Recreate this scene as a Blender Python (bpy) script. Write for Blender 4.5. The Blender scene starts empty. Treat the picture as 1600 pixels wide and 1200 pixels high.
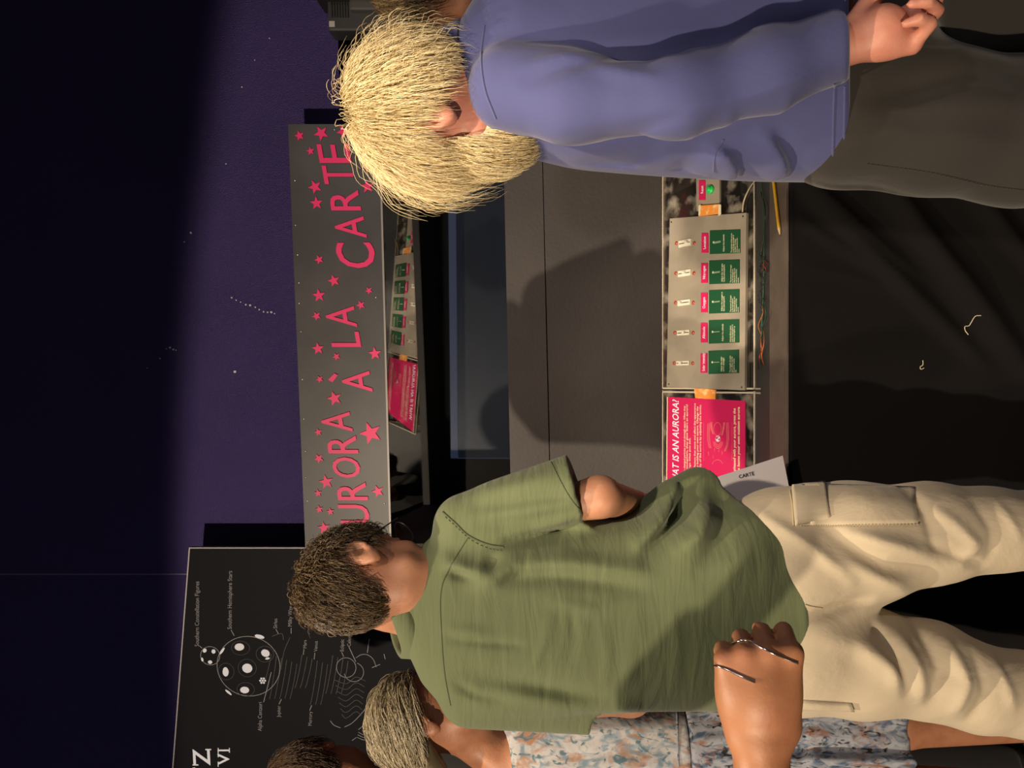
import bpy, bmesh, math, random
import numpy as np
from mathutils import Vector, Matrix
from mathutils.bvhtree import BVHTree

SC = bpy.context.scene
COL = SC.collection
HC = 1.35                       # height of the phone above the floor
F = 1200.0                      # focal length in pixels of the 1600x1200 frame

# ------------------------------------------------------------------ camera (held sideways, level)
cam_d = bpy.data.cameras.new('camera')
cam_d.sensor_fit = 'HORIZONTAL'; cam_d.sensor_width = 36.0; cam_d.lens = 36.0 * F / 1600.0
cam_d.clip_start = 0.05; cam_d.clip_end = 60
cam = bpy.data.objects.new('camera', cam_d); COL.objects.link(cam)
cam.matrix_world = Matrix(((0, 1, 0, 0), (0, 0, -1, 0), (-1, 0, 0, HC), (0, 0, 0, 1)))
SC.camera = cam

# ------------------------------------------------------------------ world and lights
world = bpy.data.worlds.new('world'); SC.world = world; world.use_nodes = True
bg = world.node_tree.nodes['Background']
bg.inputs[0].default_value = (0.62, 0.52, 0.52, 1); bg.inputs[1].default_value = 0.045

def spot(name, loc, target, power, color, angle, blend, radius):
    d = bpy.data.lights.new(name, 'SPOT'); d.energy = power; d.color = color
    d.spot_size = math.radians(angle); d.spot_blend = blend; d.shadow_soft_size = radius
    o = bpy.data.objects.new(name, d); COL.objects.link(o)
    o.location = loc
    o.rotation_euler = (Vector(target) - Vector(loc)).to_track_quat('-Z', 'Y').to_euler()
    return o
WARM = (1.0, 0.815, 0.59)
spot('left_spot', (-2.62, -2.70, HC + 0.94), (-1.90, 0.21, HC - 3.86), 900, WARM, 122.6, 0.035, 0.05)
spot('left_spot', (-3.2, -0.9, HC + 1.0), (-0.9, 2.7, HC + 1.0), 26, (0.85, 0.8, 1.0), 70, 1.0, 0.05)  # weak fill added to lift the upper left wall
spot('overhead_spot', (-1.00, 0.42, HC + 2.25), (-0.42, 1.50, HC - 0.40), 300, WARM, 60, 0.5, 0.04)
spot('overhead_spot', (0.38, -0.30, HC + 1.70), (0.02, 2.05, HC - 0.66), 300, WARM, 26, 0.6, 0.05)
spot('overhead_spot', (1.5, -1.3, HC + 1.75), (0.60, 1.4, HC - 0.25), 115, (1.0, 0.88, 0.84), 46, 0.6, 0.10)  # added fill from the right, lightens the two figures there

SC.view_settings.view_transform = 'Standard'
SC.view_settings.look = 'None'
SC.view_settings.gamma = 1.0
SC.view_settings.use_curve_mapping = False
SC.view_settings.exposure = 0.0

# ------------------------------------------------------------------ helpers
rng = np.random.default_rng(7)
random.seed(7)

def W(x, y, d):
    """photo pixel (x, y) at depth d (metres in front of the phone) -> world point"""
    return np.array([(600.0 - y) / F * d, d, HC + (800.0 - x) / F * d])

def tag(o, label=None, cat=None, group=None, kind=None):
    if label: o['label'] = label
    if cat: o['category'] = cat
    if group: o['group'] = group
    if kind: o['kind'] = kind
    return o

def empty(name, loc=(0, 0, 0), label=None, cat=None, group=None):
    o = bpy.data.objects.new(name, None); COL.objects.link(o); o.location = loc
    o.empty_display_size = 0.05
    return tag(o, label, cat, group)

def link(name, me, mat=None, parent=None, mw=None):
    o = bpy.data.objects.new(name, me); COL.objects.link(o)
    if mat is not None and not me.materials: me.materials.append(mat)
    if parent is not None:
        o.parent = parent
        pm = Matrix.Translation(parent.location) if parent.parent is None else None
        o.matrix_parent_inverse = parent_world(parent).inverted()
    if mw is not None: o.matrix_basis = mw
    return o

def parent_world(p):
    m = p.matrix_basis.copy()
    if p.parent is not None: m = parent_world(p.parent) @ p.matrix_parent_inverse @ m
    return m

def mesh_pd(name, v, f, smooth=False):
    me = bpy.data.meshes.new(name); me.from_pydata([tuple(map(float, a)) for a in v], [], f); me.update()
    if smooth: me.polygons.foreach_set('use_smooth', [True] * len(me.polygons))
    return me

def from_bm(name, bm, smooth=False):
    me = bpy.data.meshes.new(name); bm.normal_update(); bm.to_mesh(me); bm.free()
    if smooth: me.polygons.foreach_set('use_smooth', [True] * len(me.polygons))
    return me

def box_mesh(name, lo, hi, bevel=0.0):
    bm = bmesh.new()
    bmesh.ops.create_cube(bm, size=1)
    lo = np.array(lo, float); hi = np.array(hi, float); c = (lo + hi) / 2; s = hi - lo
    for v in bm.verts: v.co = Vector((c[0] + v.co.x * s[0], c[1] + v.co.y * s[1], c[2] + v.co.z * s[2]))
    if bevel: bmesh.ops.bevel(bm, geom=list(bm.edges), offset=bevel, segments=2, affect='EDGES', profile=0.7)
    return from_bm(name, bm)

def prism_mesh(name, pts, z0, z1, bevel=0.0):
    """closed outline pts (x, y) extruded from z0 to z1"""
    bm = bmesh.new()
    a = [bm.verts.new((p[0], p[1], z1)) for p in pts]
    b = [bm.verts.new((p[0], p[1], z0)) for p in pts]
    bm.faces.new(a); bm.faces.new(b[::-1])
    n = len(pts)
    for i in range(n):
        j = (i + 1) % n
        bm.faces.new((a[i], b[i], b[j], a[j]))
    bmesh.ops.recalc_face_normals(bm, faces=bm.faces)
    bmesh.ops.triangulate(bm, faces=[f for f in bm.faces if len(f.verts) > 4])
    return from_bm(name, bm)

def lathe_mesh(name, prof, seg=24, axis='Z', smooth=True):
    """prof: list of (r, h)"""
    v = []; f = []
    for r, h in prof:
        for i in range(seg):
            a = 2 * math.pi * i / seg
            v.append((r * math.cos(a), r * math.sin(a), h))
    n = len(prof)
    for k in range(n - 1):
        for i in range(seg):
            j = (i + 1) % seg
            f.append((k * seg + i, k * seg + j, (k + 1) * seg + j, (k + 1) * seg + i))
    f.append(tuple(range(seg))[::-1]); f.append(tuple(range((n - 1) * seg, n * seg)))
    return mesh_pd(name, v, f, smooth)

def tube_arrays(paths, radii, sides=6):
    """paths (N,K,3), radii (N,K) -> verts, quads"""
    N, K, _ = paths.shape
    t = np.gradient(paths, axis=1); t /= np.linalg.norm(t, axis=2, keepdims=True) + 1e-12
    ref = np.zeros_like(t); ref[..., 2] = 1
    bad = np.abs(t[..., 2]) > 0.92; ref[bad] = (1, 0, 0)
    n = np.cross(t, ref); n /= np.linalg.norm(n, axis=2, keepdims=True) + 1e-12
    for k in range(1, K):                                   # carry the frame along
        p = n[:, k - 1] - (n[:, k - 1] * t[:, k]).sum(1, keepdims=True) * t[:, k]
        n[:, k] = p / (np.linalg.norm(p, axis=1, keepdims=True) + 1e-12)
    b = np.cross(t, n)
    a = np.linspace(0, 2 * np.pi, sides, endpoint=False)
    V = paths[:, :, None, :] + radii[:, :, None, None] * (n[:, :, None, :] * np.cos(a)[None, None, :, None] + b[:, :, None, :] * np.sin(a)[None, None, :, None])
    idx = np.arange(N * K * sides).reshape(N, K, sides)
    q = np.stack([idx[:, :-1], np.roll(idx, -1, 2)[:, :-1], np.roll(idx, -1, 2)[:, 1:], idx[:, 1:]], -1).reshape(-1, 4)
    return V.reshape(-1, 3), q

def np_mesh(name, V, Q, smooth=True):
    me = bpy.data.meshes.new(name)
    me.vertices.add(len(V)); me.vertices.foreach_set('co', np.ascontiguousarray(V, np.float32).ravel())
    nq = len(Q); me.loops.add(nq * 4); me.loops.foreach_set('vertex_index', np.ascontiguousarray(Q, np.int32).ravel())
    me.polygons.add(nq)
    me.polygons.foreach_set('loop_start', np.arange(0, nq * 4, 4, dtype=np.int32))
    try: me.polygons.foreach_set('loop_total', np.full(nq, 4, np.int32))
    except Exception: pass
    me.update(calc_edges=True); me.validate()
    if smooth: me.polygons.foreach_set('use_smooth', [True] * len(me.polygons))
    return me

def smooth_path(pts, n=24):
    """Catmull-Rom through pts"""
    P = np.array(pts, float); P = np.vstack([2 * P[0] - P[1], P, 2 * P[-1] - P[-2]])
    m = len(P) - 3; out = []
    for s in np.linspace(0, m, n):
        i = min(int(s), m - 1); t = s - i
        a, b, c, d = P[i:i + 4]
        out.append(0.5 * ((2 * b) + (-a + c) * t + (2 * a - 5 * b + 4 * c - d) * t * t + (-a + 3 * b - 3 * c + d) * t ** 3))
    return np.array(out)

def tube(name, pts, r, mat, parent=None, n=24, sides=6, taper=None, smooth=True):
    P = smooth_path(pts, n) if smooth else np.array(pts, float)
    R = np.full(len(P), float(r)) if taper is None else np.interp(np.linspace(0, 1, len(P)), np.linspace(0, 1, len(taper)), taper)
    V, Q = tube_arrays(P[None], R[None], sides)
    me = np_mesh(name, V, Q)
    return link(name, me, mat, parent)

# ---- text -> mesh
def text_mesh(s, size=1.0, extrude=0.0, bold=0.0, shear=0.0, align='LEFT', res=3, line=1.0):
    cu = bpy.data.curves.new('text', 'FONT'); cu.body = s; cu.size = size; cu.extrude = extrude
    cu.offset = bold; cu.shear = shear; cu.align_x = align; cu.resolution_u = res; cu.space_line = line
    o = bpy.data.objects.new('text', cu); COL.objects.link(o)
    dg = bpy.context.evaluated_depsgraph_get()
    me = bpy.data.meshes.new_from_object(o.evaluated_get(dg))
    bpy.data.objects.remove(o); bpy.data.curves.remove(cu)
    return me

def me_bounds(me):
    c = np.empty(len(me.vertices) * 3, np.float32); me.vertices.foreach_get('co', c); c = c.reshape(-1, 3)
    return c.min(0), c.max(0), c

def me_set(me, c):
    me.vertices.foreach_set('co', np.ascontiguousarray(c, np.float32).ravel()); me.update()

# ------------------------------------------------------------------ materials
def mat(name, color, rough=0.6, metal=0.0, emit=None, estr=0.0, noise=None, bump=None, spec=0.5, alpha=None, sheen=0.0, sss=0.0):
    """noise=(scale, color2, lo, hi) ; bump=(scale, strength, detail)"""
    m = bpy.data.materials.new(name); m.use_nodes = True
    nt = m.node_tree; b = nt.nodes['Principled BSDF']
    b.inputs['Base Color'].default_value = (*color, 1); b.inputs['Roughness'].default_value = rough
    b.inputs['Metallic'].default_value = metal; b.inputs['Specular IOR Level'].default_value = spec
    if sheen: b.inputs['Sheen Weight'].default_value = sheen
    if sss:
        b.inputs['Subsurface Weight'].default_value = sss; b.inputs['Subsurface Scale'].default_value = 0.008
        b.inputs['Subsurface Radius'].default_value = (1.0, 0.4, 0.2)
    if emit: b.inputs['Emission Color'].default_value = (*emit, 1); b.inputs['Emission Strength'].default_value = estr
    tc = nt.nodes.new('ShaderNodeTexCoord')
    if noise:
        n = nt.nodes.new('ShaderNodeTexNoise'); n.inputs['Scale'].default_value = noise[0]; n.inputs['Detail'].default_value = 6
        r = nt.nodes.new('ShaderNodeValToRGB')
        r.color_ramp.elements[0].position = noise[2]; r.color_ramp.elements[0].color = (*color, 1)
        r.color_ramp.elements[1].position = noise[3]; r.color_ramp.elements[1].color = (*noise[1], 1)
        nt.links.new(tc.outputs['Object'], n.inputs['Vector']); nt.links.new(n.outputs['Fac'], r.inputs['Fac'])
        nt.links.new(r.outputs['Color'], b.inputs['Base Color'])
    if bump:
        n2 = nt.nodes.new('ShaderNodeTexNoise'); n2.inputs['Scale'].default_value = bump[0]; n2.inputs['Detail'].default_value = bump[2] if len(bump) > 2 else 4
        bp = nt.nodes.new('ShaderNodeBump'); bp.inputs['Strength'].default_value = bump[1]; bp.inputs['Distance'].default_value = 0.01
        nt.links.new(tc.outputs['Object'], n2.inputs['Vector']); nt.links.new(n2.outputs['Fac'], bp.inputs['Height'])
        nt.links.new(bp.outputs['Normal'], b.inputs['Normal'])
    return m

def cloth_mat(name, c1, c2, wr_scale=(9, 9, 40), wr=0.35, weave=900, rough=0.85, sheen=0.15, nscale=6, spec=0.25):
    """woven fabric: slow colour drift, stretched wrinkles and a fine weave as relief"""
    m = bpy.data.materials.new(name); m.use_nodes = True
    nt = m.node_tree; b = nt.nodes['Principled BSDF']; L = nt.links.new
    b.inputs['Roughness'].default_value = rough; b.inputs['Specular IOR Level'].default_value = spec; b.inputs['Sheen Weight'].default_value = sheen
    tc = nt.nodes.new('ShaderNodeTexCoord')
    n = nt.nodes.new('ShaderNodeTexNoise'); n.inputs['Scale'].default_value = nscale; n.inputs['Detail'].default_value = 8
    mx = nt.nodes.new('ShaderNodeMix'); mx.data_type = 'RGBA'
    mx.inputs[6].default_value = (*c1, 1); mx.inputs[7].default_value = (*c2, 1)
    L(tc.outputs['Object'], n.inputs['Vector']); L(n.outputs['Fac'], mx.inputs[0]); L(mx.outputs[2], b.inputs['Base Color'])
    mp = nt.nodes.new('ShaderNodeMapping'); mp.inputs['Scale'].default_value = wr_scale
    n2 = nt.nodes.new('ShaderNodeTexNoise'); n2.inputs['Scale'].default_value = 1.0; n2.inputs['Detail'].default_value = 5; n2.inputs['Distortion'].default_value = 0.6
    n3 = nt.nodes.new('ShaderNodeTexNoise'); n3.inputs['Scale'].default_value = weave; n3.inputs['Detail'].default_value = 1
    L(tc.outputs['Object'], mp.inputs['Vector']); L(mp.outputs['Vector'], n2.inputs['Vector']); L(tc.outputs['Object'], n3.inputs['Vector'])
    b1 = nt.nodes.new('ShaderNodeBump'); b1.inputs['Strength'].default_value = wr; b1.inputs['Distance'].default_value = 0.012
    b2 = nt.nodes.new('ShaderNodeBump'); b2.inputs['Strength'].default_value = 0.25; b2.inputs['Distance'].default_value = 0.001
    L(n2.outputs['Fac'], b1.inputs['Height']); L(n3.outputs['Fac'], b2.inputs['Height'])
    L(b1.outputs['Normal'], b2.inputs['Normal']); L(b2.outputs['Normal'], b.inputs['Normal'])
    return m

def hair_mat(name, c1, c2, rough=0.42):
    m = bpy.data.materials.new(name); m.use_nodes = True
    nt = m.node_tree; b = nt.nodes['Principled BSDF']; L = nt.links.new
    b.inputs['Roughness'].default_value = rough; b.inputs['Specular IOR Level'].default_value = 0.5
    g = nt.nodes.new('ShaderNodeNewGeometry'); mx = nt.nodes.new('ShaderNodeMix'); mx.data_type = 'RGBA'
    mx.inputs[6].default_value = (*c1, 1); mx.inputs[7].default_value = (*c2, 1)
    L(g.outputs['Random Per Island'], mx.inputs[0]); L(mx.outputs[2], b.inputs['Base Color'])
    return m

def glass_mat(name, refl=0.1, tint=(0.9, 0.95, 0.95), rough=0.0, dust=0.0, dust_col=(0.5, 0.45, 0.38)):
    """thin clear sheet: part mirror, part clear, with optional dust"""
    m = bpy.data.materials.new(name); m.use_nodes = True
    nt = m.node_tree; nt.nodes.clear(); L = nt.links.new
    out = nt.nodes.new('ShaderNodeOutputMaterial')
    tr = nt.nodes.new('ShaderNodeBsdfTransparent'); tr.inputs[0].default_value = (*tint, 1)
    gl = nt.nodes.new('ShaderNodeBsdfGlossy'); gl.inputs['Roughness'].default_value = rough; gl.inputs[0].default_value = (1, 1, 1, 1)
    mx = nt.nodes.new('ShaderNodeMixShader'); mx.inputs[0].default_value = refl
    L(tr.outputs[0], mx.inputs[1]); L(gl.outputs[0], mx.inputs[2])
    last = mx
    if dust:
        tc = nt.nodes.new('ShaderNodeTexCoord'); n = nt.nodes.new('ShaderNodeTexNoise'); n.inputs['Scale'].default_value = 22; n.inputs['Detail'].default_value = 8
        r = nt.nodes.new('ShaderNodeValToRGB'); r.color_ramp.elements[0].position = 0.50; r.color_ramp.elements[1].position = 0.72
        r.color_ramp.elements[1].color = (dust, dust, dust, 1)
        df = nt.nodes.new('ShaderNodeBsdfDiffuse'); df.inputs[0].default_value = (*dust_col, 1)
        m2 = nt.nodes.new('ShaderNodeMixShader')
        L(tc.outputs['Object'], n.inputs['Vector']); L(n.outputs['Fac'], r.inputs['Fac']); L(r.outputs['Color'], m2.inputs[0])
        L(mx.outputs[0], m2.inputs[1]); L(df.outputs[0], m2.inputs[2]); last = m2
    L(last.outputs[0], out.inputs[0])
    return m

M = {}
M['purple'] = mat('purple_paint', (0.026, 0.0135, 0.110), 0.5, noise=(3, (0.034, 0.019, 0.132), .35, .7), bump=(260, 0.5, 3), spec=0.45)
M['floor'] = mat('dark_carpet', (0.018, 0.016, 0.016), 0.95, bump=(300, 0.4))
M['signgrey'] = mat('grey_sheet', (0.046, 0.044, 0.048), 0.42, noise=(5, (0.070, 0.066, 0.070), .40, .72), spec=0.4)
M['pink'] = mat('pink_acrylic', (0.84, 0.012, 0.155), 0.5)
M['steel'] = mat('screw_steel', (0.7, 0.68, 0.62), 0.3, 0.9)
M['board'] = mat('black_board', (0.0050, 0.0048, 0.0078), 0.6, spec=0.12)
M['boardedge'] = mat('pale_edge', (0.42, 0.40, 0.42), 0.5)
M['print'] = mat('white_print', (0.76, 0.80, 0.95), 0.5)
M['printdim'] = mat('grey_print', (0.22, 0.22, 0.24), 0.5)
M['printfaint'] = mat('faint_print', (0.030, 0.028, 0.031), 0.5)
M['brownboard'] = mat('dark_brown_board', (0.042, 0.035, 0.034), 0.6, noise=(4, (0.052, 0.044, 0.042), .35, .7), bump=(90, 0.08))
M['tablepaint'] = mat('brown_black_paint', (0.095, 0.074, 0.062), 0.55, noise=(14, (0.12, 0.094, 0.080), .4, .7), bump=(120, 0.1))
M['darkin'] = mat('black_inside', (0.010, 0.009, 0.010), 0.7)
M['monitor'] = mat('monitor_black', (0.02, 0.02, 0.022), 0.4)
M['display'] = mat('dim_blue_display', (0.02, 0.025, 0.035), 0.35, emit=(0.30, 0.40, 0.58), estr=0.034, noise=None)
M['bezel'] = mat('glow_painted_bezel', (0.12, 0.13, 0.17), 0.35, emit=(0.42, 0.52, 0.85), estr=0.10)  # emission stands in for light caught on the bezel
M['halfmirror'] = glass_mat('half_mirror', 0.29, (0.86, 0.88, 0.92))
M['acrylic'] = glass_mat('clear_acrylic', 0.10, (0.86, 0.84, 0.80), 0.05, dust=0.45)
M['acrylicedge'] = mat('acrylic_edge', (0.62, 0.55, 0.45), 0.25)
M['blackcloth'] = cloth_mat('black_drape', (0.0026, 0.0021, 0.0024), (0.0045, 0.0036, 0.0038), (4, 4, 4), 0.15, 700, 0.9, 0.0, 6, 0.16)
M['plate'] = mat('brushed_plate', (0.40, 0.35, 0.28), 0.45, 0.25, noise=(9, (0.27, 0.24, 0.20), .42, .75), bump=(60, 0.06))
M['green'] = mat('green_card', (0.008, 0.075, 0.030), 0.45)
M['cream'] = mat('cream_print', (0.75, 0.70, 0.50), 0.5)
M['redlabel'] = mat('red_label', (0.60, 0.012, 0.105), 0.42)
M['whiteplastic'] = mat('white_plastic', (0.72, 0.68, 0.58), 0.4)
M['blackplastic'] = mat('black_plastic', (0.015, 0.015, 0.015), 0.35)
M['copper'] = mat('red_screw', (0.55, 0.10, 0.06), 0.35, 0.4)
M['button'] = mat('green_button', (0.02, 0.60, 0.12), 0.3)
M['tape'] = mat('orange_tape', (0.85, 0.30, 0.05), 0.5, noise=(60, (0.9, 0.65, 0.35), .5, .7))
M['yellow'] = mat('yellow_pencil', (0.80, 0.45, 0.03), 0.4)
M['wood'] = mat('bare_wood', (0.6, 0.4, 0.22), 0.6)
M['lead'] = mat('pencil_lead', (0.03, 0.03, 0.03), 0.4)
M['paper'] = mat('white_paper', (0.62, 0.58, 0.60), 0.7)
M['ink'] = mat('dark_ink', (0.03, 0.025, 0.025), 0.6)
M['wire_black'] = mat('black_wire', (0.02, 0.025, 0.025), 0.4)
M['wire_white'] = mat('pale_wire', (0.55, 0.45, 0.33), 0.5)
M['wire_orange'] = mat('orange_wire', (0.6, 0.16, 0.04), 0.45)
M['wire_red'] = mat('red_wire', (0.35, 0.03, 0.02), 0.45)
M['wire_green'] = mat('green_wire', (0.02, 0.10, 0.06), 0.45)
M['thread'] = mat('white_thread', (0.55, 0.48, 0.36), 0.8)
M['boxgrey'] = mat('dark_grey_case', (0.035, 0.034, 0.036), 0.5)
M['lint'] = mat('chip_white', (0.6, 0.58, 0.6), 0.8)
M['skinA'] = mat('tan_skin', (0.43, 0.205, 0.12), 0.5, noise=(30, (0.37, 0.165, 0.095), .4, .7), bump=(240, 0.05), sss=0.06)
M['skinB'] = mat('pink_skin', (0.56, 0.24, 0.17), 0.5, noise=(25, (0.50, 0.185, 0.13), .4, .7), bump=(240, 0.05), sss=0.06)
M['skinC'] = mat('sunned_skin', (0.42, 0.185, 0.10), 0.5, noise=(30, (0.34, 0.14, 0.075), .4, .7), bump=(200, 0.08), sss=0.06)
M['skinF'] = mat('brown_skin', (0.40, 0.175, 0.085), 0.5, noise=(20, (0.33, 0.13, 0.065), .4, .7), bump=(240, 0.04), sss=0.06)
M['olive'] = cloth_mat('olive_cotton', (0.090, 0.108, 0.053), (0.108, 0.128, 0.064), (6, 6, 34), 0.42, 900)
M['oliveseam'] = mat('olive_stitch', (0.05, 0.066, 0.03), 0.8)
M['beige'] = cloth_mat('beige_canvas', (0.44, 0.365, 0.26), (0.52, 0.44, 0.32), (14, 14, 9), 0.45, 700)
M['beigeseam'] = mat('beige_stitch', (0.45, 0.36, 0.23), 0.8)
M['blue'] = cloth_mat('blue_jersey', (0.054, 0.060, 0.165), (0.070, 0.077, 0.20), (10, 10, 5), 0.25, 800, 0.8, 0.2)
M['trouserB'] = cloth_mat('grey_brown_trouser', (0.022, 0.0195, 0.018), (0.031, 0.027, 0.024), (10, 10, 5), 0.3, 700)
M['blackcotton'] = cloth_mat('black_cotton', (0.014, 0.013, 0.014), (0.02, 0.018, 0.02), (10, 10, 5), 0.25, 800)
M['hairA'] = hair_mat('dark_brown_hair', (0.022, 0.013, 0.007), (0.20, 0.130, 0.065))
M['hairB'] = hair_mat('blond_hair', (0.50, 0.36, 0.16), (0.86, 0.74, 0.46), 0.5)
M['hairC'] = hair_mat('grey_hair', (0.075, 0.055, 0.030), (0.50, 0.42, 0.28))
M['hairD'] = hair_mat('brown_hair', (0.035, 0.020, 0.012), (0.10, 0.060, 0.032))
M['hairE'] = hair_mat('light_brown_hair', (0.07, 0.045, 0.022), (0.22, 0.15, 0.075))
M['lens'] = glass_mat('spectacle_lens', 0.12, (0.85, 0.85, 0.92))
M['silver'] = mat('silver', (0.85, 0.82, 0.78), 0.15, 1.0)
# ================================================================== the place
# wall frame: the booth and the wall behind it stand turned a little, right side nearer
PHI = math.radians(6.9)
EX = np.array([math.cos(PHI), -math.sin(PHI), 0.0]); EN = np.array([-math.sin(PHI), -math.cos(PHI), 0.0]); EZ = np.array([0, 0, 1.0])
O0 = np.array([0.0, 2.529, HC])
def wall_frame(off=0.0):
    o = O0 + EN * off
    return Matrix(((EX[0], EZ[0], EN[0], o[0]), (EX[1], EZ[1], EN[1], o[1]), (EX[2], EZ[2], EN[2], o[2]), (0, 0, 0, 1)))
def on_wall(x, y, off=0.0):
    """photo pixel -> (s, t) in the wall frame, on the plane off metres in front of the sign plane"""
    r = np.array([(600.0 - y) / F, 1.0, (800.0 - x) / F]); c = np.array([0, 0, HC])
    o = O0 + EN * off
    k = np.dot(o - c, EN) / np.dot(r, EN); p = c + r * k - o
    return np.array([np.dot(p, EX), p[2]])
MW0 = wall_frame(0)
WALL_OFF = -0.17

# ---- floor and purple wall with the booth opening cut in
fl = link('floor', box_mesh('floor', (-5, -5, -0.1), (5, 6, 0.0)), M['floor']); tag(fl, kind='structure')
def frame_mesh(name, outer, inner, z0, z1):
    (a0, b0, a1, b1), (c0, d0, c1, d1) = outer, inner
    O = [(a0, b0), (a1, b0), (a1, b1), (a0, b1)]; I = [(c0, d0), (c1, d0), (c1, d1), (c0, d1)]
    v = [(p[0], p[1], z1) for p in O + I] + [(p[0], p[1], z0) for p in O + I]; f = []
    for i in range(4):
        j = (i + 1) % 4
        f += [(i, j, 4 + j, 4 + i), (8 + j, 8 + i, 12 + i, 12 + j), (4 + i, 4 + j, 12 + j, 12 + i), (j, i, 8 + i, 8 + j)]
    return mesh_pd(name, v, f)
seam_s = on_wall(100, 897, WALL_OFF)[0]
mwall = wall_frame(WALL_OFF)
wb = link('wall_back', frame_mesh('wall_back', (seam_s + 0.002, -HC, 4.2, 2.4), (seam_s + 0.02, -HC + 0.02, 1.32, 0.58), -0.12, 0.0), M['purple'], None, mwall)
tag(wb, kind='structure')
wl = link('wall_left', box_mesh('wall_left', (-4.2, -HC, -0.12), (seam_s - 0.002, 2.4, 0.0)), M['purple'], None, mwall); tag(wl, kind='structure')
tr = link('trim_1', box_mesh('trim_1', (seam_s - 0.0022, 0.4, -0.03), (seam_s + 0.0022, 2.4, 0.0012)), mat('seam_filler', (0.16, 0.13, 0.22), 0.6), None, mwall); tag(tr, kind='structure')
# chips and scuffs in the paint
for k, (x, y, r) in enumerate([(367, 581, 2.6), (362, 465, 1.3), (369, 469, 1.2), (376, 472, 1.0), (384, 476, 1.4), (391, 477, 1.9), (399, 480, 1.2), (405, 484, 1.3), (412, 487, 1.3), (418, 488, 1.6),
                               (424, 488, 1.8), (429, 490, 1.0), (266, 543, 1.8), (271, 546, 1.6), (250, 560, 1.1), (298, 364, 1.6), (275, 547, 1.2), (288, 378, 1.0), (421, 60, .9), (398, 94, .9), (378, 136, 1.), (353, 256, 1.), (260, 545, 1.), (230, 575, .9)]):
    s, t = on_wall(x, y, WALL_OFF)
    rr = r * 0.00225
    pts = [(s + rr * (0.7 + 0.5 * random.random()) * math.cos(a), t + rr * (0.7 + 0.5 * random.random()) * math.sin(a)) for a in np.linspace(0, 6.283, 8)[:-1]]
    link('paint_chip', prism_mesh('paint_chip', pts, 0.0, 0.0006), M['lint'], wb if s > seam_s else wl).matrix_world
for o in list(COL.objects):
    if o.name.startswith('paint_chip'): o.matrix_parent_inverse = Matrix.Identity(4)

# ---- sign
sg = empty('aurora_sign', tuple(MW0.translation), 'grey fascia sign with raised pink letters AURORA À LA CARTE and stars', 'sign')
sg.matrix_basis = MW0
def on_sign(name, me, m, z=0.0, parent=None):
    o = link(name, me, m); o.parent = parent or sg; o.matrix_parent_inverse = Matrix.Identity(4); return o
c = [on_wall(450, 194), on_wall(591.5, 194), on_wall(610.5, 905), on_wall(479, 905)]
on_sign('panel', prism_mesh('panel', c, -0.006, 0.0), M['signgrey'])
edge_lo = on_wall(591.5, 194); edge_hi = on_wall(610.5, 905)
on_sign('pale_edge_band', prism_mesh('pale_edge_band', [edge_hi, edge_lo, edge_lo - (0, 0.006), edge_hi - (0, 0.006)], -0.006, 0.002), mat('grey_edge', (0.30, 0.27, 0.25), 0.4))
def letter(ch, x0, x1, y0, y1, shear=0.15, bold=0.006):
    me = text_mesh(ch, 1.0, 0.0, bold)
    lo, hi, cc = me_bounds(me)
    p0 = on_wall(x1, y1); p1 = on_wall(x0, y0)            # bottom-left, top-right of the measured box
    w, h = p1 - p0; sh = shear * w
    bm = bmesh.new(); bm.from_mesh(me); bpy.data.meshes.remove(me)
    for f_ in bm.faces: f_.smooth = False
    for v in bm.verts:
        a = (v.co.x - lo[0]) / (hi[0] - lo[0]); b = (v.co.y - lo[1]) / (hi[1] - lo[1])
        v.co = Vector((p0[0] + a * w, p0[1] + b * (h - sh) + a * sh, 0.0))
    g = bmesh.ops.extrude_face_region(bm, geom=list(bm.faces))
    for v in [e for e in g['geom'] if isinstance(e, bmesh.types.BMVert)]: v.co.z = 0.005
    bmesh.ops.recalc_face_normals(bm, faces=bm.faces)
    for f_ in bm.faces: f_.smooth = False
    return on_sign('letter', from_bm('letter', bm), M['pink'])
for ch, *b in [('E', 495, 550, 225, 255), ('T', 503, 555, 259, 288), ('R', 513, 565, 297, 329), ('A', 521, 574, 338, 372), ('C', 523, 590, 379, 419),
               ('A', 507, 559, 478, 511), ('L', 515, 565, 518, 542), ('A', 532, 583, 579, 612), ('A', 500, 552, 643, 674), ('R', 509, 561, 680, 708),
               ('O', 517, 566, 714, 746), ('R', 524, 576, 753, 781), ('U', 528, 580, 788, 818), ('A', 546, 598, 823, 856)]:
    letter(ch, *b)
acc = [on_wall(*p) for p in [(513, 593), (520, 597), (528.5, 586), (523, 583)]]
on_sign('accent', prism_mesh('accent', acc[::-1], 0.0, 0.005), M['pink'])
Z1 = [(145, 157, 21), (247, 146, 32), (350, 138, 29), (197, 229, 17), (408, 165, 14), (433, 256, 15), (462, 303, 18), (218, 397, 30), (463, 395, 29), (225, 473, 28), (237, 737, 20), (306, 836, 27), (236, 905, 29), (470, 882, 16), (432, 950, 20), (225, 1001, 20), (232, 1154, 27)]
Z2 = [(318, 231, 17), (498, 217, 29), (240, 337, 16), (309, 427, 34), (233, 585, 17), (478, 590, 53), (236, 708, 22), (270, 818, 33), (232, 870, 17), (512, 862, 28), (238, 946, 17), (290, 957, 17), (260, 1033, 29)]
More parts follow.
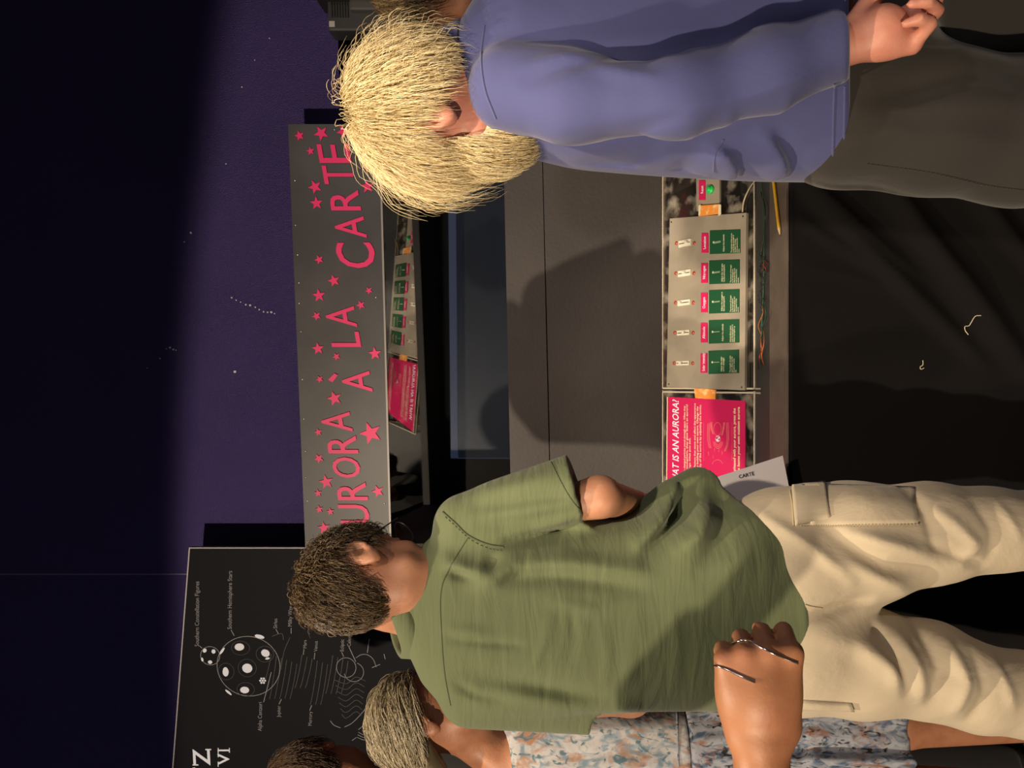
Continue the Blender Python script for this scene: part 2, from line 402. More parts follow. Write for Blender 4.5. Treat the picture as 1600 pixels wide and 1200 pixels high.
for (zx, zy, r), oy in [(z, 160) for z in Z1] + [(z, 480) for z in Z2]:
    p = on_wall(420 + zx / 3, oy + zy / 3); R = (r + 3) / 3 * 0.00208; a0 = random.uniform(-0.25, 0.25)
    pts = []
    for i in range(10):
        rr = R if i % 2 == 0 else R * 0.42
        a = math.pi / 2 + a0 + i * math.pi / 5
        pts.append((p[0] + rr * math.cos(a), p[1] + rr * math.sin(a)))
    on_sign('star', prism_mesh('star', pts, 0.0, 0.004), M['pink'])
screw_me = lathe_mesh('screw', [(0.0030, 0), (0.0028, 0.001), (0.0016, 0.0018)], 8)
for zx, zy, oy in [(308, 128, 160), (122, 366, 160), (125, 576, 160), (134, 714, 160), (141, 846, 160), (142, 941, 160), (151, 1075, 160), (502, 914, 160), (157, 338, 480), (163, 523, 480), (172, 675, 480), (175, 798, 480), (181, 907, 480), (543, 920, 480)]:
    p = on_wall(420 + zx / 3, oy + zy / 3)
    on_sign('screw', screw_me, M['steel']).location = (p[0], p[1], 0)

# ---- orrery poster board left of the sign
PO = -0.02
ps = empty('information_board', (0, 0, 0), 'black information board with a white line drawing of an orrery, left of the sign', 'poster')
ps.matrix_basis = wall_frame(PO)
def on_post(name, me, m, parent=None):
    o = link(name, me, m); o.parent = parent or ps; o.matrix_parent_inverse = Matrix.Identity(4); return o
pr = on_wall(297, 857, PO); pl = on_wall(271, 1199, PO)
sl = (pl[1] - pr[1]) / (pl[0] - pr[0])
tl = (pr[0] - 0.95, pr[1] - 0.95 * sl)
on_post('panel', prism_mesh('panel', [pr, tl, (tl[0], -0.55), (pr[0], -0.55)], -0.012, 0.0), M['board'])
e = 0.0038
on_post('edge', prism_mesh('edge', [(pr[0] + e, pr[1] + e), (tl[0], tl[1] + e), tl, pr], -0.012, 0.0008), M['boardedge'])
on_post('edge', prism_mesh('edge', [(pr[0], pr[1]), (pr[0], -0.55), (pr[0] + e, -0.55), (pr[0] + e, pr[1] + e)], -0.012, 0.0008), M['boardedge'])
def pp(x, y): return on_wall(x, y, PO)
PXS = 2.62 / F
def ring(name, x, y, a, b, rot, w, m, start=0, end=360, n=40):
    c0 = pp(x, y); v = []; f = []
    for i in range(n + 1):
        t = math.radians(start + (end - start) * i / n)
        for k in (-w / 2, w / 2):
            # image ellipse: axis a along photo x (down), b along photo y
            ix = (a + k) * math.cos(t); iy = (b + k) * math.sin(t)
            jx = ix * math.cos(rot) - iy * math.sin(rot); jy = ix * math.sin(rot) + iy * math.cos(rot)
            v.append((c0[0] - jy * PXS, c0[1] - jx * PXS, 0.0007))
    for i in range(n): f.append((2 * i, 2 * i + 1, 2 * i + 3, 2 * i + 2))
    return on_post(name, mesh_pd(name, v, f), m)
def dot(name, x, y, a, b, rot, m=None, n=22):
    c0 = pp(x, y); pts = []
    for i in range(n):
        t = 2 * math.pi * i / n; ix = a * math.cos(t); iy = b * math.sin(t)
        jx = ix * math.cos(rot) - iy * math.sin(rot); jy = ix * math.sin(rot) + iy * math.cos(rot)
        pts.append((c0[0] - jy * PXS, c0[1] - jx * PXS))
    return on_post(name, prism_mesh(name, pts, 0.0, 0.0008), m or M['print'])
def stroke(name, pts, w, m, sm=True):
    P = np.array([pp(*p) for p in pts])
    if sm and len(P) > 2: P = smooth_path(P, 8 * len(P))
    t = np.gradient(P, axis=0); nrm = np.stack([-t[:, 1], t[:, 0]], 1); nrm /= np.linalg.norm(nrm, axis=1, keepdims=True) + 1e-9
    A = P + nrm * w * PXS / 2; B = P - nrm * w * PXS / 2; n = len(P)
    v = [(*p, 0.0006) for p in A] + [(*p, 0.0006) for p in B]
    return on_post(name, mesh_pd(name, v, [(i, i + 1, n + i + 1, n + i) for i in range(n - 1)]), m)
def q6(zx, zy): return (290 + zx / 5, 890 + zy / 5)
ring('drawn_circle', 388.4, 1041, 50, 50, 0, 1.0, M['printdim'], n=64)
ring('drawn_circle', 328.6, 1024.5, 15.3, 15.3, 0, 0.9, M['printdim'])
for zx, zy, a, b, r in [(421, 604, 38, 30, -.1), (624, 652, 35, 30, .5), (578, 523, 39, 16, .25), (482, 770, 40, 39, 0), (313, 798, 24, 39, 0), (462, 940, 36, 28, 0), (335, 958, 33, 9, .75), (286, 635, 34, 9, -.95), (640, 694, 18, 9, -.2),
                        (150, 632, 14, 18, .5), (219, 639, 16, 18, 0), (131, 702, 9, 17, -.2), (192, 722, 17, 15, 0)]:
    dot('white_dot', *q6(zx, zy), a / 5, b / 5, r)
for i in range(7):
    a = i * math.pi / 3; rr = 0 if i == 6 else 19
    dot('white_dot', *q6(602 + rr * math.cos(a), 867 + rr * math.sin(a)), 1.7, 1.7, 0, n=10)
for zx, zy, a, b in [(430, 612, 72, 58), (620, 660, 70, 66), (482, 768, 72, 74), (318, 795, 62, 70), (470, 935, 70, 58)]:
    ring('drawn_circle', *q6(zx, zy), a / 5, b / 5, 0, 0.6, M['printfaint'], n=32)
def label_text(s, x0, y0, px, m=None, slope=0.0):
    """text starting at photo pixel (x0, y0) (baseline, left end) reading up the photo"""
    me = text_mesh(s, px * PXS * 1.35, 0.0, 0.0); lo, hi, cc = me_bounds(me)
    p = pp(x0, y0)
    k = 0.88
    cc2 = np.stack([p[0] + cc[:, 0] * k, p[1] + cc[:, 1] + cc[:, 0] * slope, np.full(len(cc), 0.0007)], 1); me_set(me, cc2)
    return on_post('printed_text', me, m or M['printdim'])
label_text('Southern Constellation Figures', 311, 1010, 7.2, None, -.045)
label_text('Southern Hemisphere Stars', 362, 983, 7.2, None, -.045)
label_text('Sirius', 433, 982, 6.5, None, -.045); label_text('Milky Way', 456, 979, 6.5, None, -.045)
label_text('Mars', 479, 1013, 6, None, -.045); label_text('Venus', 496, 1018, 6, None, -.045)
label_text('Alpha Centauri', 409, 1142, 6.8, None, -.045); label_text('Jupiter', 438, 1120, 6, None, -.045)
label_text('Mercury', 487, 1134, 6, None, -.045); label_text('Ecliptic', 537, 1018, 6, None, -.045); label_text('Celestial Poles', 548, 1010, 6, None, -.045)
label_text('Time for', 582, 1196, 5.5, None, -.045); label_text('Constellation', 590, 1196, 5.5, None, -.045)
for pts in [[(312, 1009), (316, 1013)], [(361, 984), (366, 993)], [(431, 983), (435, 990)], [(455, 981), (455, 990)], [(475, 1014), (474, 1023)], [(492, 1020), (491, 1030)], [(412, 1097), (424, 1050)], [(440, 1092), (436, 1100)], [(487, 1102), (484, 1110)], [(534, 1019), (537, 1026)], [(545, 1010), (556, 1034)], [(577, 998), (574, 1020)], [(569, 1177), (574, 1183)], [(602, 1030), (600, 1022)]]:
    stroke('leader_line', pts, 1.1, M['printdim'], False)
ring('drawn_circle', 541, 1043, 15.5, 16.5, 0, 0.9, M['printdim']); ring('drawn_circle', 553, 1050, 15.5, 16, 0, 0.9, M['printdim'], -70, 170)
stroke('drawn_curve', [(556, 1028), (564, 1023), (574, 1023), (583, 1030), (588, 1042)], 0.9, M['printdim'])
stroke('drawn_curve', [(581, 1043), (594, 1038)], 1.0, M['printdim'], False)
stroke('drawn_curve', [(516, 1126), (522, 1133), (532, 1137)], 1.0, M['printdim']); stroke('drawn_curve', [(538, 1136), (552, 1128), (571, 1107), (577, 1092)], 1.0, M['printdim'])
for k in range(3): stroke('drawn_curve', [(560 - k, 1144 + 4 * k), (570, 1148 + 4 * k), (584, 1142 + 4 * k)], 0.9, M['printdim'])
stroke('drawn_curve', [(560, 1140), (575, 1128)], 0.9, M['printdim'], False); stroke('drawn_curve', [(550, 1157), (557, 1152)], 0.9, M['printdim'], False)
# faint orbit drawings down the machine
for k in range(16):
    x0 = 424 + 8.0 * k; y0 = 1022 + (k * 37) % 17; L_ = 44 + (k * 23) % 26
    stroke('drawn_curve', [(x0, y0), (x0 - 3, y0 + L_ * .35), (x0 - 8, y0 + L_ * .8), (x0 - 11, y0 + L_)], 0.8, M['printfaint'])
stroke('drawn_curve', [(425, 994), (440, 990), (443, 1000)], .8, M['printfaint']); stroke('drawn_curve', [(453, 996), (444, 1018), (439, 1046)], .8, M['printfaint'])
for k in range(7):
    y = 1062 + 9 * k
    stroke('drawn_curve', [(522 + 2 * k, y), (541, y + 6), (556, y - 4), (571 - k, y + 2)], .8, M['printfaint'])
# big serif title, cut by the frame: ...TZ / VI
def title(s, x0, x1, y0, y1, nser):
    me = text_mesh(s, 1.0, 0, 0.012); lo, hi, cc = me_bounds(me); p0 = pp(x1, y1); p1 = pp(x0, y0)
    a = (cc[:, :2] - lo[:2]) / (hi[:2] - lo[:2]) * (p1 - p0) + p0
    me_set(me, np.c_[a, np.full(len(a), .0008)]); on_post('title_letter', me, M['print'])
title('Z', 301, 329, 1170, 1196, 2); title('T', 301, 329, 1199, 1226, 2); title('I', 340, 359, 1171, 1173.6, 2); title('V', 340, 359, 1177, 1195, 1)
for x, y0, y1 in [(341, 1168.5, 1176), (358.5, 1168.5, 1176), (341, 1176.5, 1183), (341, 1190, 1198)]:
    stroke('serif', [(x, y0), (x, y1)], 1.4, M['print'], False)
for x0, x1, y in [(301, 310, 1195), (321, 330, 1171)]: stroke('serif', [(x0, y), (x1, y)], 2.2, M['print'], False)

# ---- wall-mounted grille box, upper right
gb = empty('wall_speaker', (0, 0, 0), 'dark grey louvred box mounted on the purple wall above the pale haired person', 'speaker'); gb.matrix_basis = wall_frame(WALL_OFF)
def on_gb(name, me, m, parent=None):
    o = link(name, me, m); o.parent = parent or gb; o.matrix_parent_inverse = Matrix.Identity(4); return o
g0 = on_wall(630, 45, WALL_OFF + .12); g1 = on_wall(506, -110, WALL_OFF + .12)
on_gb('case', box_mesh('case', (g0[0], g0[1], 0.0), (g1[0], g1[1], 0.10), 0.008), M['boxgrey'])
on_gb('front_bezel', box_mesh('front_bezel', (g0[0] + .055, g0[1] + .01, 0.095), (g1[0] - .03, g1[1] - .075, 0.125), 0.008), mat('grey_bezel', (0.06, 0.058, 0.058), .45))
on_gb('recess', box_mesh('recess', (g0[0] + .09, g0[1] + .03, 0.12), (g1[0] - .05, g1[1] - .10, 0.127), 0.002), M['blackplastic'])
for k in range(7):
    zt = g1[1] - .012 - .0085 * k
    on_gb('louvre', box_mesh('louvre', (g0[0] + .04, zt - .004, 0.098), (g1[0] - .03, zt, 0.108)), M['blackplastic'])
on_gb('sticker', box_mesh('sticker', (g0[0] + .012, g1[1] - .022, 0.1), (g0[0] + .03, g1[1] - .004, 0.1012)), M['boardedge'])

# ---- exhibit booth: rail, lower board, dark inside, tilted half-mirror, monitor behind it
bo = empty('exhibit_booth', (0, 0, 0), 'dark viewing booth with a tilted half-mirror pane under the sign', 'booth'); bo.matrix_basis = MW0
def on_bo(name, me, m, parent=None):
    o = link(name, me, m); o.parent = parent or bo; o.matrix_parent_inverse = Matrix.Identity(4); return o
SL, SR = -0.545, 1.22
ra, rb_ = on_wall(787, 250, 0), on_wall(797, 720, 0); rs = (ra[1] - rb_[1]) / (ra[0] - rb_[0]); rtop = lambda s: rb_[1] + (s - rb_[0]) * rs
qa, qb = on_wall(849, 320, 0), on_wall(858, 700, 0); qs = (qa[1] - qb[1]) / (qa[0] - qb[0]); qtop = lambda s: qb[1] + (s - qb[0]) * qs
on_bo('front_rail', prism_mesh('front_rail', [(SL, rtop(SL)), (SL, qtop(SL) + .001), (SR, qtop(SR) + .001), (SR, rtop(SR))], -0.03, 0.0), M['brownboard'])
on_bo('lower_board', prism_mesh('lower_board', [(SL, qtop(SL) - .002), (SL, -0.66), (SR, -0.66), (SR, qtop(SR) - .002)], -0.03, -0.004), M['brownboard'])
DEPTH = 1.02
on_bo('back_panel', box_mesh('back_panel', (SL, -0.10, -DEPTH - .02), (SR, 0.62, -DEPTH)), M['darkin'])
on_bo('side_panel', box_mesh('side_panel', (SL - .02, -0.66, -DEPTH), (SL, 0.62, -0.006)), M['darkin'])
on_bo('side_panel', box_mesh('side_panel', (SR, -0.66, -DEPTH), (SR + .02, 0.62, -0.006)), M['darkin'])
on_bo('top_panel', box_mesh('top_panel', (SL, 0.60, -DEPTH), (SR, 0.615, -0.30)), M['darkin'])
on_bo('floor_panel', box_mesh('floor_panel', (SL, -0.13, -DEPTH), (SR, -0.11, -0.03)), M['darkin'])
# ---- console frame: a sheet sloping up from the table's front towards the booth
D0, H0 = 2.02, -0.636            # front edge
D1, H1 = 2.30, -0.4525           # back edge
SLEN = math.hypot(D1 - D0, H1 - H0)
CY = np.array([0, (D1 - D0) / SLEN, (H1 - H0) / SLEN]); CN = np.array([0, -CY[2], CY[1]]); CX = np.array([1.0, 0, 0])
CO = np.array([0, D0, HC + H0])
def con_frame(off=0.0):
    o = CO + CN * off
    return Matrix(((CX[0], CY[0], CN[0], o[0]), (CX[1], CY[1], CN[1], o[1]), (CX[2], CY[2], CN[2], o[2]), (0, 0, 0, 1)))
def on_con(x, y, off=0.0):
    r = np.array([(600.0 - y) / F, 1.0, (800.0 - x) / F]); c = np.array([0, 0, HC]); o = CO + CN * off
    k = np.dot(o - c, CN) / np.dot(r, CN); p = c + r * k - o
    return np.array([p[0], np.dot(p, CY)])
MC = con_frame(0)
TT = 0.006                       # acrylic thickness

# ---- half mirror in the booth, tilted so that it throws back the console
gn = np.array([0.100, 1.0, 0.69]); gn /= np.linalg.norm(gn)
Ps = MC @ Vector((*on_con(1068, 473), 0)); Ps = np.array(Ps)
kd = (Ps[1] / 0.62 - Ps[1]) / (2 * gn[1])
G0 = Ps + gn * kd
gx = np.array([gn[1], -gn[0], 0]); gx /= np.linalg.norm(gx); gy = np.cross(gx, gn) * 1.0
if gy[2] < 0: gy = -gy
def gl_pt(X, z):                 # point of the pane at given X and height
    # solve for y
    y = (np.dot(gn, G0) - gn[0] * X - gn[2] * z) / gn[1]
    return (X, y, z)
zb, zt = HC - 0.02, HC + 0.50
v = [gl_pt(-0.74, zb), gl_pt(1.16, zb), gl_pt(1.16, zt), gl_pt(-0.74, zt)]
v += [tuple(np.array(p) + gn * 0.004) for p in v]
inv = MW0.inverted()
v = [tuple(inv @ Vector(p)) for p in v]
on_bo('glass_pane', mesh_pd('glass_pane', v, [(0, 1, 2, 3), (7, 6, 5, 4), (0, 4, 5, 1), (1, 5, 6, 2), (2, 6, 7, 3), (3, 7, 4, 0)]), M['halfmirror'])
# monitor standing behind the pane
mo = -0.70
m0 = on_wall(800, 716, mo); m1 = on_wall(712, 262, mo); m2 = on_wall(700, 262, mo)
mn = on_bo('monitor', box_mesh('monitor', (m0[0] - .01, m0[1] - .05, mo - .03), (1.15, m2[1], mo - .002), .003), M['monitor'])
on_bo('display', box_mesh('display', (m0[0], m0[1] - .04, mo - .002), (1.12, m1[1], mo)), M['display'], mn)
on_bo('bezel', box_mesh('bezel', (m0[0], m1[1], mo - .003), (1.12, m2[1], mo + .004), .001), M['bezel'], mn)
on_bo('display_edge', box_mesh('display_edge', (m0[0] - .0015, m0[1] - .04, mo - .002), (m0[0] + .0015, m1[1], mo + .001)), M['bezel'], mn)

# ---- table
tb = empty('display_table', (0, 2.2, 0), 'low brown-black painted table carrying the slider console', 'table')
TZ_ = HC - 0.640
TF = 1.785
yaw = math.radians(-0.6)
def tpt(x, y, z): return (x, y, z)
link('table_top', box_mesh('table_top', (-.62, TF, TZ_ - 0.055), (1.20, 2.40, TZ_), 0.003), M['boxgrey'], tb)
link('pale_edge_band', box_mesh('pale_edge_band', (-.62, TF, TZ_ - 0.006), (1.20, TF + .118, TZ_ + .002), 0.001), M['tablepaint'], tb)  # lit front band of the table top, brightness put into paler paint
for sx in (-0.57, 1.13):
    for sy in (TF + .09, 2.34):
        link('leg', box_mesh('leg', (sx - .03, sy - .03, 0), (sx + .03, sy + .03, TZ_ - .05), .004), M['tablepaint'], tb)

# ---- black drape hanging from the table's front edge
nx, nz = 150, 90
xs = np.linspace(-.63, 1.22, nx); ts = np.linspace(0, 1, nz)
XX, TTg = np.meshgrid(xs, ts, indexing='ij')
def cloth_y(X, T):
    X = X * 1.087
    y = np.zeros_like(X)
    # stretched diagonal folds running from the upper right to the lower left
    for (x0, t0, x1, t1, a, w) in [(.52, .02, .05, .62, .020, .018), (.56, .00, .26, .42, .016, .013), (.42, .02, .28, .30, .009, .010), (.62, .22, -.02, .80, .026, .026), (.66, .42, .10, .98, .020, .02), (.30, .03, .24, .36, .006, .008), (-.30, .02, -.5, .9, .012, .03), (.95, .02, .75, .9, .02, .03)]:
        ax, at = x1 - x0, (t1 - t0); L2 = ax * ax + at * at * .46
        s = np.clip(((X - x0) * ax + (T - t0) * at * .46) / L2, 0, 1)
        dx = X - (x0 + s * ax); dt = (T - (t0 + s * at)) * .68
        d = np.sqrt(dx * dx + dt * dt)
        y -= a * np.exp(-(d / w) ** 2) * np.sin(np.pi * np.clip(s * .92 + .06, 0, 1)) ** .6
    y -= 0.012 * np.sin(X * 9 + 1.5 * T) * T + 0.006 * np.sin(X * 23 + 4 * T) * T
    return y - 0.05 * T * T
YY = TF - 0.004 + cloth_y(XX, TTg)
ZZ = (TZ_ - 0.008) * (1 - TTg) + 0.004
Vc = np.stack([XX, YY, ZZ], -1).reshape(-1, 3)
ii = np.arange(nx * nz).reshape(nx, nz)
Qc = np.stack([ii[:-1, :-1], ii[1:, :-1], ii[1:, 1:], ii[:-1, 1:]], -1).reshape(-1, 4)
cl = link('table_drape', np_mesh('table_drape', Vc, Qc), M['blackcloth'])
sm = cl.modifiers.new('thickness', 'SOLIDIFY'); sm.thickness = 0.002; sm.offset = 0
tag(cl, 'black cloth drape hanging in diagonal folds from the table edge', 'drape')
def drape_y(x, z):
    T = 1 - (z - 0.004) / (TZ_ - 0.008)
    return float(TF - 0.004 + cloth_y(np.array([x]), np.array([T]))[0])
def on_drape(x, y, out=0.002):
    p = W(x, y, 1.77)
    for _ in range(4): p = W(x, y, drape_y(p[0], p[2]) - out)
    return p
for nm, lab, pts, r in [('loose_thread', 'long pale thread stuck on the black drape', [(1533, 493), (1524, 494), (1518, 503), (1514, 509), (1508, 510), (1508, 516), (1513, 523)], .0009),
                        ('loose_thread', 'short hooked yellowish thread stuck low on the black drape', [(1442, 563), (1442, 570), (1438, 573), (1439, 577), (1444, 575)], .0009)]:
    o = tube(nm, [on_drape(*p) for p in pts], r, M['thread'], None, 26, 5); tag(o, lab, 'thread')

# ---- pencil lying on the table
def table_pt(x, y, up=0.0):
    h = TZ_ + up - HC; d = -h * F / (x - 800.0); return W(x, y, d)
pa = np.array(table_pt(1209, 283, .0065)); pb = np.array(table_pt(1219, 370, .0065)); 
pdir = (pb - pa) / np.linalg.norm(pb - pa); pc = pb - pdir * .022
pn = empty('pencil', tuple(pa), 'yellow wooden pencil lying on the table edge beside the console', 'pencil')
tube('barrel', [pa, pc], 0.0042, M['yellow'], pn, 4, 6, smooth=False)
tube('sharpened_cone', [pc, pb - pdir * .006], .004, M['wood'], pn, 3, 10, [.0042, .0012], smooth=False)
tube('lead_tip', [pb - pdir * .006, pb], .001, M['lead'], pn, 3, 8, [.0012, .0002], smooth=False)

# ---- consoles: acrylic sheets
def console(name, label, y0, y1):
    e_ = empty(name, (0, 0, 0), label, 'console'); e_.matrix_basis = MC; return e_
def onc(parent, name, me, m):
    o = link(name, me, m); o.parent = parent; o.matrix_parent_inverse = Matrix.Identity(4)
    if parent.parent is not None and parent.location.length: pass
    return o
def strip(pts, z0, z1, name): return prism_mesh(name, pts, z0, z1)
def xc(y, x): return on_con(x, y)[0]
C1 = console('slider_console', 'clear acrylic console with a metal plate of five sliders and green cards', 250, 610)
XL, XR = on_con(1110, 607)[0], on_con(1110, 205)[0]
onc(C1, 'acrylic_sheet', box_mesh('acrylic_sheet', (XL, 0, -TT), (XR, SLEN, 0)), M['acrylic'])
onc(C1, 'front_edge', box_mesh('front_edge', (XL, -0.0035, -TT - .001), (XR, 0.0, 0.001)), M['acrylicedge'])
onc(C1, 'back_edge', box_mesh('back_edge', (XL, SLEN, -TT - .0005), (XR, SLEN + .003, 0.0005)), M['acrylicedge'])
def side_plate(C, X, t=0.005):
    """upright triangular side of the wedge, standing on the table"""
    pts = []
    fz = CO[2] - TZ_
    P3 = [np.array([X, D0 - .05, TZ_]), np.array([X, D1, TZ_]), np.array([X, D1, HC + H1]), np.array([X, D0, HC + H0]), np.array([X, D0 - .05, TZ_ + .003])]
    iv = MC.inverted(); vv = []
    for dx in (0, t): vv += [tuple(iv @ Vector((p[0] + dx, p[1], p[2]))) for p in P3]
    n = len(P3); f = [tuple(range(n))[::-1], tuple(range(n, 2 * n))] + [(i, (i + 1) % n, n + (i + 1) % n, n + i) for i in range(n)]
    onc(C, 'side_plate', mesh_pd('side_plate', vv, f), M['acrylic'])
    # bright polished rims
    for a, b in ((P3[2], P3[3]), (P3[0], P3[1])):
        A = iv @ Vector(a); B = iv @ Vector(b)
        V, Q = tube_arrays(np.array([[tuple(A), tuple(B)]]), np.full((1, 2), .0028), 6)
        onc(C, 'polished_rim', np_mesh('polished_rim', V, Q), M['acrylicedge'])
side_plate(C1, XL); side_plate(C1, XR - .005)
# metal plate
pz = 0.010
pc4 = [on_con(1046.5, 341.5, pz), on_con(1166, 332.5, pz), on_con(1163.5, 610, pz), on_con(1041.5, 604.5, pz)]
plate = onc(C1, 'metal_plate', prism_mesh('metal_plate', [p for p in pc4][::-1], pz - .009, pz), M['plate'])
hole = lathe_mesh('plate_screw', [(0.0026, 0), (0.0024, 0.0008)], 8)
for x, y in [(1049, 347), (1161, 338), (1159, 605), (1045, 600)]:
    p = on_con(x, y, pz); o = onc(plate, 'plate_screw', hole, M['lead']); o.location = (p[0], p[1], pz)
def card(C, name, x0, x1, y0, y1, z, t, m, skew=0.0, par=None):
    """flat card covering photo pixels x0..x1, y0..y1"""
    q = [on_con(x0, y1, z), on_con(x1, y1 - skew, z), on_con(x1, y0 - skew, z), on_con(x0, y0, z)]
    return onc(par or C, name, prism_mesh(name, q[::-1], z - t, z), m)
def con_text(par, s, x, y, px, z, m, bold=0.0, shear=0.0, align='LEFT', k=0.8, slope=0.0):
    """text on the sheet; (x, y) photo pixel of the baseline start, px = cap height in photo pixels"""
    p = on_con(x, y, z); q = on_con(x - px, y, z); h = abs(q[1] - p[1])
    me = text_mesh(s, h * 1.4, 0, bold * h, shear, align, 2); lo, hi, cc = me_bounds(me)
    me_set(me, np.stack([p[0] + cc[:, 0] * k, p[1] + cc[:, 1] + cc[:, 0] * slope, np.full(len(cc), z + .0004)], 1))
    return onc(par, 'printed_text', me, m)
names = ['Location', 'Nitrogen', 'Oxygen', 'Altitude', 'Solar Intensity']
adj = [['Adjust the latitude'], ['Adjust the nitrogen', 'in the atmosphere'], ['Adjust the oxygen in', 'the atmosphere'], ['Adjust the altitude'], ['Adjust the solar', 'storm strength']]
body = [['The latitude of the aurora', 'is set by the strength of', 'the field. The lines', 'of the aurora at the', 'poles'],
        ['The amount of nitrogen', 'in the atmosphere', 'affects the blue and', 'red colours of the', 'aurora'],
        ['The amount of oxygen', 'in the atmosphere', 'affects the green and', 'red colours of the', 'aurora'],
        ['Altitude affects colour', 'since the atmosphere is', 'thinner and lighter up'],
        ['The strength of a solar', 'storm affects how far', 'the aurora reaches', 'out']]
ysl = [380, 427, 473, 520, 567.5]; off = [(1057, 1085), (1056, 1084.5), (1055.5, 1083.5), (1054.5, 1083), (1053.5, 1082.5)]
for i in range(5):
    yc = ysl[i]; xa, xb = off[i]; sx = xa - 1057
    hw = (xb - xa) / 2 - 4.5; xm = (xa + xb) / 2
    L0 = on_con(xm + hw, yc + 3.3, pz); L1 = on_con(xm - hw, yc - 3.3, pz)
    sl_ = onc(C1, 'slider', box_mesh('slider', (L0[0], L0[1], pz), (L1[0], L1[1], pz + .004), .0008), M['whiteplastic'])
    onc(sl_, 'slot', box_mesh('slot', ((L0[0] + L1[0]) / 2 - .0011, L0[1] + .003, pz + .003), ((L0[0] + L1[0]) / 2 + .0011, L1[1] - .003, pz + .0046)), M['blackplastic'])
    kx = (L0[0] + L1[0]) / 2; ky = L0[1] + (L1[1] - L0[1]) * (.3, .45, .75, .4, .6)[i]
    onc(sl_, 'knob', box_mesh('knob', (kx - .0020, ky - .005, pz + .003), (kx + .0036, ky + .005, pz + .011), .001), M['whiteplastic'])
    for xx in (xa, xb):
        p = on_con(xx, yc, pz); o = onc(sl_, 'screw_head', lathe_mesh('screw_head', [(.0056, 0), (.0056, .0012), (.0038, .0026)], 12), M['copper']); o.location = (p[0], p[1], pz)
    lx = 1096 + (0, -.7, -1, -1.2, -1.6)[i]
    lb = card(C1, 'name_label', lx, lx + 10, yc - 17.5 + 2, yc + 15, pz + .003, .0028, M['redlabel'])
    con_text(lb, names[i], lx + 7, yc + (12.5 if i == 4 else 9), 4.3, pz + .003, M['print'], .012, 0, 'LEFT', .62 if i == 4 else .72)
    gx0 = 1109 + (0, -1, -1.3, -1.6, -2)[i]; gx1 = gx0 + 47
    gc = card(C1, 'green_card', gx0, gx1, yc - 19.5, yc + 17, pz + .003, .0028, M['green'], 1.8)
    for k, s in enumerate(adj[i]):
        con_text(gc, s, gx0 + 23 + 3.2 * k - (1.5 if len(adj[i]) > 1 else 0), yc + 13, 2.7, pz + .003, M['cream'], .012, 0, 'LEFT', .74)
    for k, s in enumerate(body[i]):
        con_text(gc, s, gx0 + 35 + 2.9 * k, yc + 14.5, 2.3, pz + .003, M['cream'], .012, 0, 'LEFT', .70)
    p = on_con(gx0 + 6, yc - 1.5, pz + .003); o = onc(gc, 'arrow_dot', lathe_mesh('arrow_dot', [(.0032, 0), (.003, .0005)], 12), M['cream']); o.location = (p[0], p[1], pz + .003)
    a_ = on_con(gx0 + 17, yc - 1.1, pz + .003); b_ = on_con(gx0 + 6, yc - 1.9, pz + .003)
    onc(gc, 'arrow_line', box_mesh('arrow_line', (a_[0], a_[1], pz + .003), (b_[0], b_[1], pz + .0035)), mat('pale_green_print', (.22, .32, .2), .5) if i == 0 else bpy.data.materials['pale_green_print'])
# button plate at the right end
bp = onc(C1, 'button_plate', prism_mesh('button_plate', [on_con(1088.5, 330, .006), on_con(1124, 330, .006), on_con(1124, 230, .006), on_con(1087, 230, .006)], .0, .006), M['plate'])
lb = card(C1, 'name_label', 1092, 1101.5, 282, 312.5, .009, .0028, M['redlabel'], 0, bp)
con_text(lb, 'Reset', 1099, 302, 4, .009, M['print'], .012, 0, 'LEFT', .72)
p = on_con(1111, 296.5, .006); o = onc(bp, 'push_button', lathe_mesh('push_button', [(.0118, 0), (.0118, .006), (.0105, .0075), (.0078, .0078), (.0074, .0125), (.0062, .014)], 24), M['button']); o.location = (p[0], p[1], .006)
# left console with the pink explanation card
C2 = console('text_console', 'clear acrylic console holding the pink WHAT IS AN AURORA? card', 615, 900)
XL2, XR2 = on_con(1110, 806)[0], XL - .006
onc(C2, 'acrylic_sheet', box_mesh('acrylic_sheet', (XL2, 0, -TT), (XR2, SLEN, 0)), M['acrylic'])
onc(C2, 'front_edge', box_mesh('front_edge', (XL2, -0.0035, -TT - .001), (XR2, 0.0, 0.001)), M['acrylicedge'])
onc(C2, 'back_edge', box_mesh('back_edge', (XL2, SLEN, -TT - .0005), (XR2, SLEN + .003, 0.0005)), M['acrylicedge'])
side_plate(C2, XR2 - .005); side_plate(C2, XL2)
# pink card: right edge at y 622..627
pk = [on_con(1044.5, 620), on_con(1165.5, 626.5), on_con(1165.5, 786), on_con(1043, 790)]
pink = onc(C2, 'pink_card', prism_mesh('pink_card', pk, .0005, .003), M['redlabel'])
wh = onc(pink, 'card_edge', prism_mesh('card_edge', [on_con(1043.2, 620), on_con(1044.6, 620), on_con(1043.2, 790), on_con(1041.8, 790)], .0003, .003), M['cream'])
def ctext(s, x, yr, px, bold=.02, shear=0.0, k=.8, w=None):
    """right end at photo y = yr"""
    p = on_con(x, yr, .003); q = on_con(x - px, yr, .003); h = abs(q[1] - p[1])
    me = text_mesh(s, h * 1.4, 0, bold * h, shear, 'LEFT', 2); lo, hi, cc = me_bounds(me)
    kk = k if w is None else (on_con(x, yr, .003)[0] - on_con(x, yr + w, .003)[0]) / (hi[0] - lo[0])
    me_set(me, np.stack([p[0] + (cc[:, 0] - hi[0]) * kk, p[1] + cc[:, 1], np.full(len(cc), .0034)], 1)); onc(pink, 'printed_text', me, M['print'] if px > 5 else M['cream'])
